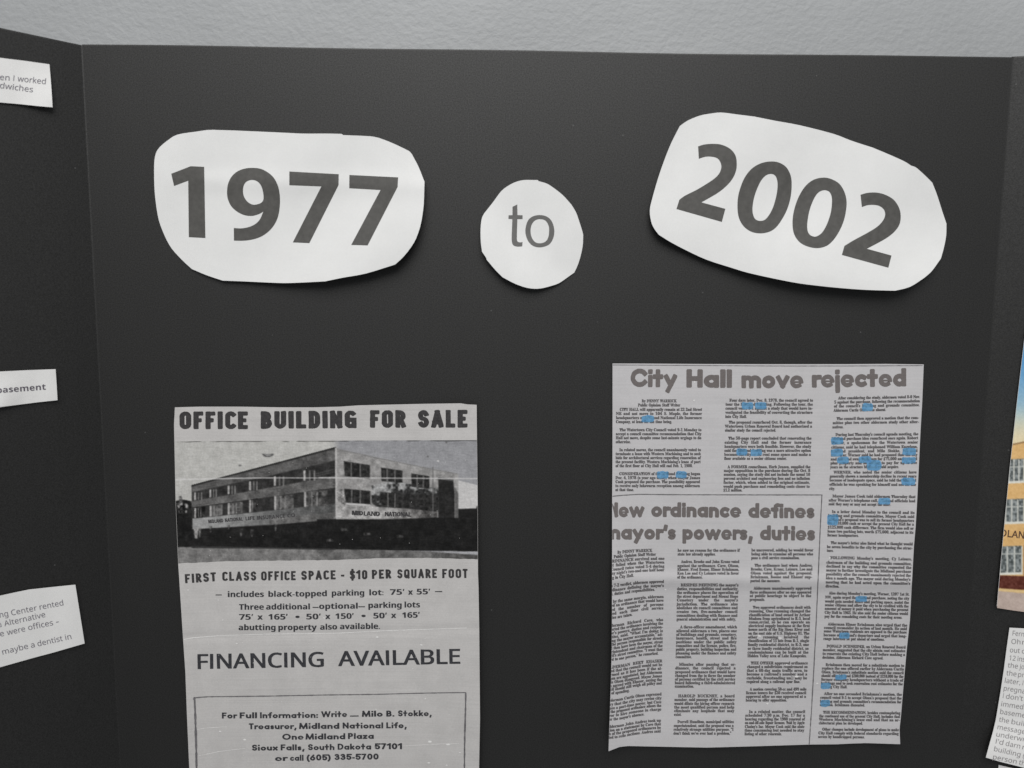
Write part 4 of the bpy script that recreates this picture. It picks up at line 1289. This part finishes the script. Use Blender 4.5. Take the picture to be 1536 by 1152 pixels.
lo3 = ["be uncovered, adding he would favor", "being able to examine all persons who", "pass a civil service examination.|",
       "~The ordinance lost when Andres,", "Broeke, Cave, Kranz, Leisure, Loe and", "Olson voted against the proposal.", "Brinkman, Boone and Ehaser sup-", "ported the measure.|",
       "~Aldermen unanimously approved", "three ordinances after no one appeared", "at public hearings to object to the", "proposals.|",
       "~Two approved ordinances dealt with", "rezoning. One rezoning changed the", "classification of land owned by Arthur", "Madsen from agricultural to R-3, local", "commercial, so he can operate an",
       "electrical supply business at the first", "house north of the Big Sioux River and", "on the east side of U.S. Highway 81. The", "other rezoning involved the", "classification of 15 lots from R-1, single", "family residential district, to R-3, one", "or three family residential district, so", "condominiums can be built at the", "Hidden Valley area of Lake Kampeska.|",
       "~THE OTHER approved ordinance", "changed a subdivision requirement so", "that a 60-day main traffic area, to", "become a railroad's number and a", "curbside, freestanding unit may be", "required along a railroad spur line.|",
       "~A motion covering 50-cc and 499 mile", "license towers for $20 received council", "approval after no one appeared at a", "hearing to offer opposition.|",
       "~In a related matter, the council", "scheduled 7:30 p.m. Dec. 17 for a", "hearing regarding the 1980 renewal of", "on-and-off-sale liquor licenses. Told by Apple", "Chainy's Inc. Mayor Cook said the state", "time consuming but needed to stay", "listing of other renewals.|"]
lo3y = T(740, 5.76, [493,527,560,625,658,692,725,758,823,857,888,920,988,1020,1053,1085,1115]) + T(930, 5.486, [50,80,112,143,173,205,237,268,298,357,387,418,448,480,510,572,602,632,662,757,787,818,848,880,910,940])
column(lo3, lo3y, lambda y: np.interp(y, [826, 940, 1100], [1127, 1122.6, 1116.6]), lambda y: np.interp(y, [826, 940, 1100], [1219.8, 1214.6, 1206]))

# highlighter
HI = [(962,623.5,981,633.5),(1112,603.2,1129,614),(1133,603.4,1149.8,613.6),(1105,673,1121,683.2),(1125.6,673.8,1142.8,684),(985,706.8,1002.8,717.8),(1014,706.8,1030,717.4),
      (1292.8,605,1308.7,616.6),(1246.8,655.8,1265,666.8),(1245.8,673.4,1264,684.6),(1353.7,672.2,1374.2,682.8),(1255.8,685.2,1272.8,695.6),(1288.8,684.6,1307.7,694.6),(1352.7,685.6,1374,695.3),
      (1300.7,690.4,1322.6,704.6),(1352,716.8,1372.4,728),(1317.6,746.8,1335.7,756.8),(1241.2,771.6,1258,787.6),(1283.4,894.2,1300.7,902.8),(1258.6,949,1274.3,957.8),(1253,1011.6,1269.6,1019.8),
      (1230.6,1024,1245.6,1033.2),(1230,1049.6,1244.2,1059.8)]
for i, (a, b_, c, d) in enumerate(HI):
    ang = np.linspace(0, 2 * math.pi, 28, endpoint=False)
    cx, cy_, rx, ry = (a + c) / 2, (b_ + d) / 2, (c - a) / 2, (d - b_) / 2
    e = .38
    px = cx + np.sign(np.cos(ang)) * np.abs(np.cos(ang)) ** e * rx * (1 + rng.normal(0, .035, 28)) + rng.uniform(-.8, .8)
    py = cy_ + np.sign(np.sin(ang)) * np.abs(np.sin(ang)) ** e * ry * (1 + rng.normal(0, .08, 28)) - (px - cx) * rng.uniform(-.02, .05)
    decal('highlighter_mark', PC, [np.stack([px, py], 1)], hnews, M_HI, news, eps=.00020 + (.00004 if i in (13, 14) else 0) + (.00004 if i == 14 else 0), step=None)
# flecks of lost toner
V, F = [], []
fk = [(998,884.5,1.8),(1063,906,2),(1245,837,2.2),(1195,1015,3.6),(1188,1017,1.6),(1156,1006,1.6),(1180,997,2),(1196,1037,2.4),(1151,1055.5,2.4),(1146,917,1.8),(1138,933,1.6),(1035,693,2),(1034,690,1.4),(1041,600.5,2.2),(1042,573,2),(1139,954,3.4),(1170,957,3.2),(1226,1025,2.4)]
fk += [(rng.uniform(925, 1345), rng.uniform(560, 1110), rng.uniform(.4, .9)) for _ in range(60)]
for (x, y, q) in fk:
    n = len(V)
    for k in range(6):
        a = k / 6 * 2 * math.pi
        V.append((x + math.cos(a) * q * rng.uniform(.6, 1), y - math.sin(a) * q * .55 * rng.uniform(.5, 1)))
    F += [(n, n + k, n + k + 1) for k in range(1, 5)]
V = np.array(V)
tag(link_mesh('toner_flecks', PC.at(V[:, 0], V[:, 1], hnews(V[:, 0], V[:, 1]) + .00015), F, M_SCR, news, smooth=False), kind='stuff')


# ------------------------------------------------------------------ notes on the left panel
def note(plane, pts, hf, mat, label, texts, ink, cat='paper note', step=3, style='sans', off=.0, name='paper_note', clip=None):
    o = sheet(name, plane, np.array(pts, float), hf, mat, M_RIM, step=step)
    tag(o, label, cat)
    if texts:
        pr = Print(plane, hf, .00013, clip=clip)
        for t, a, b0, c, b1, hh in texts:
            pr.word(t, a, b0, c, b1, hh, style, 3, off)
        pr.build('lettering', ink, o)
    return o


note(PL, [(-110,77),(-60,80.5),(0,86.7),(40,91.6),(74.2,96.4),(76,118),(77.6,140),(78.9,160.9),(60,159.4),(30,156.2),(0,153.6),(-60,150),(-110,147)],
     lambda x, y: .0012 + .0030 * ss(20, 82, x) * ss(90, 165, y) + 0 * x, M_NOTE,
     'small white note ending with the words worked and sandwiches, top of the left panel',
     [("en", -.5, 119.6, 14, 120.8, 8.4), ("I", 19.8, 121.2, 20.8, 121.3, 8.4), ("worked", 26, 121.8, 68.2, 126.3, 8.4), ("dwiches", -.5, 131.9, 49, 138.4, 8.4)], M_NINK, off=.002)
note(PL, [(-120,563),(-60,560),(0,557.3),(42,555.2),(83.4,553.7),(85,577),(86.3,600.3),(60,603),(0,610.6),(-60,618),(-120,626)],
     lambda x, y: .0012 + .0022 * ss(40, 0, x) * ss(560, 610, y) + .0008 * ss(50, 86, x), M_NOTE,
     'narrow white paper strip printed with the bold word basement, middle of the left panel',
     [("basement", -4.6, 589.7, 68.8, 584.4, 8.8)], M_NINK2, style='bold', off=.0)
note(PL, [(-120,921),(-60,907.5),(0,893.6),(22,888.8),(43.6,884.3),(80,880.4),(113,877),(120,921),(127,965.2),(79.4,979),(52,986.3),(0,1000.9),(-60,1018),(-120,1035)],
     lambda x, y: .0012 + .0015 * ss(60, 125, x) + .0010 * ss(30, -60, x), M_NOTE,
     'white note about a center that rented, with a dentist line, low on the left panel',
     [("ng", 0, 926.4, 12.6, 924.0, 8.2), ("Center", 17.5, 923.2, 55.8, 915.6, 8.2), ("rented", 60, 914.6, 95.4, 907.9, 8.2),
      ("a", -.5, 940.8, 2.4, 940.2, 8.2), ("Alternative", 7, 939.4, 68.4, 925.3, 8.2),
      ("e", 0.6, 955.0, 6.6, 953.6, 8.2), ("were", 11, 952.8, 38.2, 946.8, 8.2), ("offices", 43, 945.4, 80, 937.6, 8.2), ("-", 84.6, 936, 88.6, 935.1, 8.2),
      ("maybe", 4.2, 981.9, 42.6, 972.8, 8.2), ("a", 47, 971.8, 52.4, 970.6, 8.2), ("dentist", 57, 969.6, 94.4, 961.2, 8.2), ("in", 98.6, 960.2, 107.4, 958.3, 8.2)], M_NINK, off=.0)

# ------------------------------------------------------------------ right panel: colour print and note
CP = [(1541,468),(1539,490),(1536,512),(1525,606),(1514.2,705),(1504.4,808),(1495.2,909.4),(1515,913.4),(1536,916.6),(1590,925),(1660,936),(1660,452),(1600,460)]
hcp = lambda x, y: .0014 + .0016 * ss(1515, 1493, x) * ss(700, 910, y) + 0 * x
cp_ = sheet('colour_print', PR, np.array(CP, float), hcp, M_WHITE, M_RIM, step=5)
tag(cp_, 'colour print of a tan brick building under blue sky at the right edge', 'picture print')
cxl = lambda y: np.interp(y, [468, 512, 606, 705, 808, 909.4], [1541, 1536, 1525, 1514.2, 1504.4, 1495.2]) + .5
k5 = lambda pts: [(1436 + x / 2.62, 480 + y / 2.62) for x, y in pts]
lc = []


def skyc(x, y):
    t = ss(520, 650, y)[:, None]; t2 = ss(600, 665, y)[:, None]
    c = np.array([[84., 150, 205]]) * (1 - t) + np.array([[176., 200, 205]]) * t
    return c * (1 - t2) + np.array([[232., 216, 178]]) * t2


def tan(x, y):
    return np.array([[222., 180, 120]]) + (vnoise(x, y, 5, 70) * 14)[:, None]


sl = .09
lc.append(([(1480, 440), (1700, 440), (1700, 960), (1480, 960)], skyc))
lc.append((k5([(210,490),(262,479),(560,440),(560,1200),(100,1200)]), tan))
lc.append((k5([(210,488),(262,477),(560,437),(560,446),(262,483),(210,494)]), (150, 120, 86)))
for (x0, y0, y1) in ((203,548,640),(190,705,800),(168,890,1000)):
    for (a, b_) in (((x0, 262 if y0 != 890 else 254)), (285, 380), (410, 500)):
        lc.append((k5([(a,y0),(b_,y0-3),(b_,y1-3),(a-3,y1)]), lambda x, y: np.array([[112., 118, 118]]) + (vnoise(x, y, 3, 71) * 90)[:, None]))
        for q in (.0, .33, .66, 1.):
            xm = a + (b_ - a) * q
            lc.append((k5([(xm-2.6,y0),(xm+2.6,y0),(xm+2.6,y1),(xm-2.6,y1)]), (214, 214, 206)))
        lc.append((k5([(a-4,y1-6),(b_,y1-9),(b_,y1),(a-4,y1+3)]), (226, 224, 214)))
        lc.append((k5([(a,y0+28),(b_,y0+26),(b_,y0+30),(a,y0+32)]), (196, 198, 192)))
lc.append((k5([(262,885),(285,884),(285,1010),(262,1012)]), (96, 52, 40)))
lc.append((k5([(150,1003),(560,1016),(560,1064),(150,1060)]), lambda x, y: np.array([[92., 44, 34]]) + (vnoise(x, y, 3, 72) * 30)[:, None]))
lc.append((k5([(140,1052),(262,1062),(560,1082),(560,1094),(140,1064)]), (226, 196, 140)))
lc.append((k5([(130,1062),(262,1074),(560,1094),(560,1250),(130,1250)]), lambda x, y: np.array([[190., 172, 162]]) + (vnoise(x, y, 6, 73) * 16)[:, None]))
GC_ = .74 / float(lin(236.))
pic2 = print_grid('building_picture', PR, hcp, cxl, lambda y: 1658 + 0 * y, lambda x: np.interp(x, [1495, 1541, 1600, 1660], [500., 469.5, 461.5, 453.5]) * 0 + 470,
           lambda x: np.interp(x, [1495, 1536, 1590, 1660], [908.4, 915.6, 924., 934.8]), 240, 420,
           lambda x, y: paint(x, y, lc) + (vnoise(x, y, 1.5, 74) * 14)[:, None], M_PICC, cp_, GC_)
pr = Print(PR, hcp, .00014, clip=cxl)
pr.word("MIDLAND", 1484, 802.6, 1547, 809, 10.2, 'sans', 2, .02)
pr.build('sign_lettering', flat_mat('brown_sign_print', (.085, .045, .03), .6, .2, 700), pic2)

hn = lambda x, y: .0013 + .0040 * ss(1075, 1140, y) + .0010 * ss(1512, 1485, x)
nr = note(PR, [(1514.3,941.6),(1536,942.7),(1600,946),(1670,950),(1670,1188),(1600,1169),(1536,1151.6),(1501.6,1143),(1478.7,1136.3),(1484,1117),(1489.6,1097),(1493.4,1081),(1496,1066),(1501,1036),(1506,1002.8),(1510,972)],
          hn, M_NOTE, 'white typed note with many short lines, lower right corner below the colour print', [], M_NINK3)
RL = [("Fern",378,243,457,251),("Oh",370,300,432,304),("n",444,305,470,307),("out",360,358,428,364),("o",442,366,466,368),("12",355,412,398,417),("ins",412,418,462,424),
      ("the",345,462,414,470),("jo",424,471,458,475),("the",335,515,404,524),("pr",416,526,458,531),("later,",325,567,430,582),("I",446,584,449,584.5),("pregna",317,620,462,642),
      ("I",312,672,315,672.5),("don't",332,675,448,692),("immedi",300,727,462,752),("baseme",292,780,464,808),("the",284,833,352,846),("buil",370,849,456,865),("message",274,885,462,920),
      ("underwr",266,935,464,972),("I'd",262,983,312,994),("darn",330,998,428,1019),("n",444,1023,470,1029),("building",250,1035,430,1076),("(",448,1080,458,1082),("person",243,1090,404,1124),("th",420,1127,462,1137)]
pr = Print(PR, hn, .00014)
for t, a, b0, c, b1 in RL:
    pr.word(t, 1436 + a / 4.57, 900 + b0 / 4.57, 1436 + c / 4.57, 900 + b1 / 4.57, 7.3, 'sans', 2, .0)
pr.build('lettering', M_NINK3, nr)
note(PR, [(1498,1147.5),(1536,1156),(1600,1172),(1670,1190),(1670,1290),(1600,1280),(1500,1262),(1494,1200)], lambda x, y: .0007 + 0 * x, M_NOTE,
     'corner of another white note peeking from under the typed note, bottom right', [], M_NINK3)
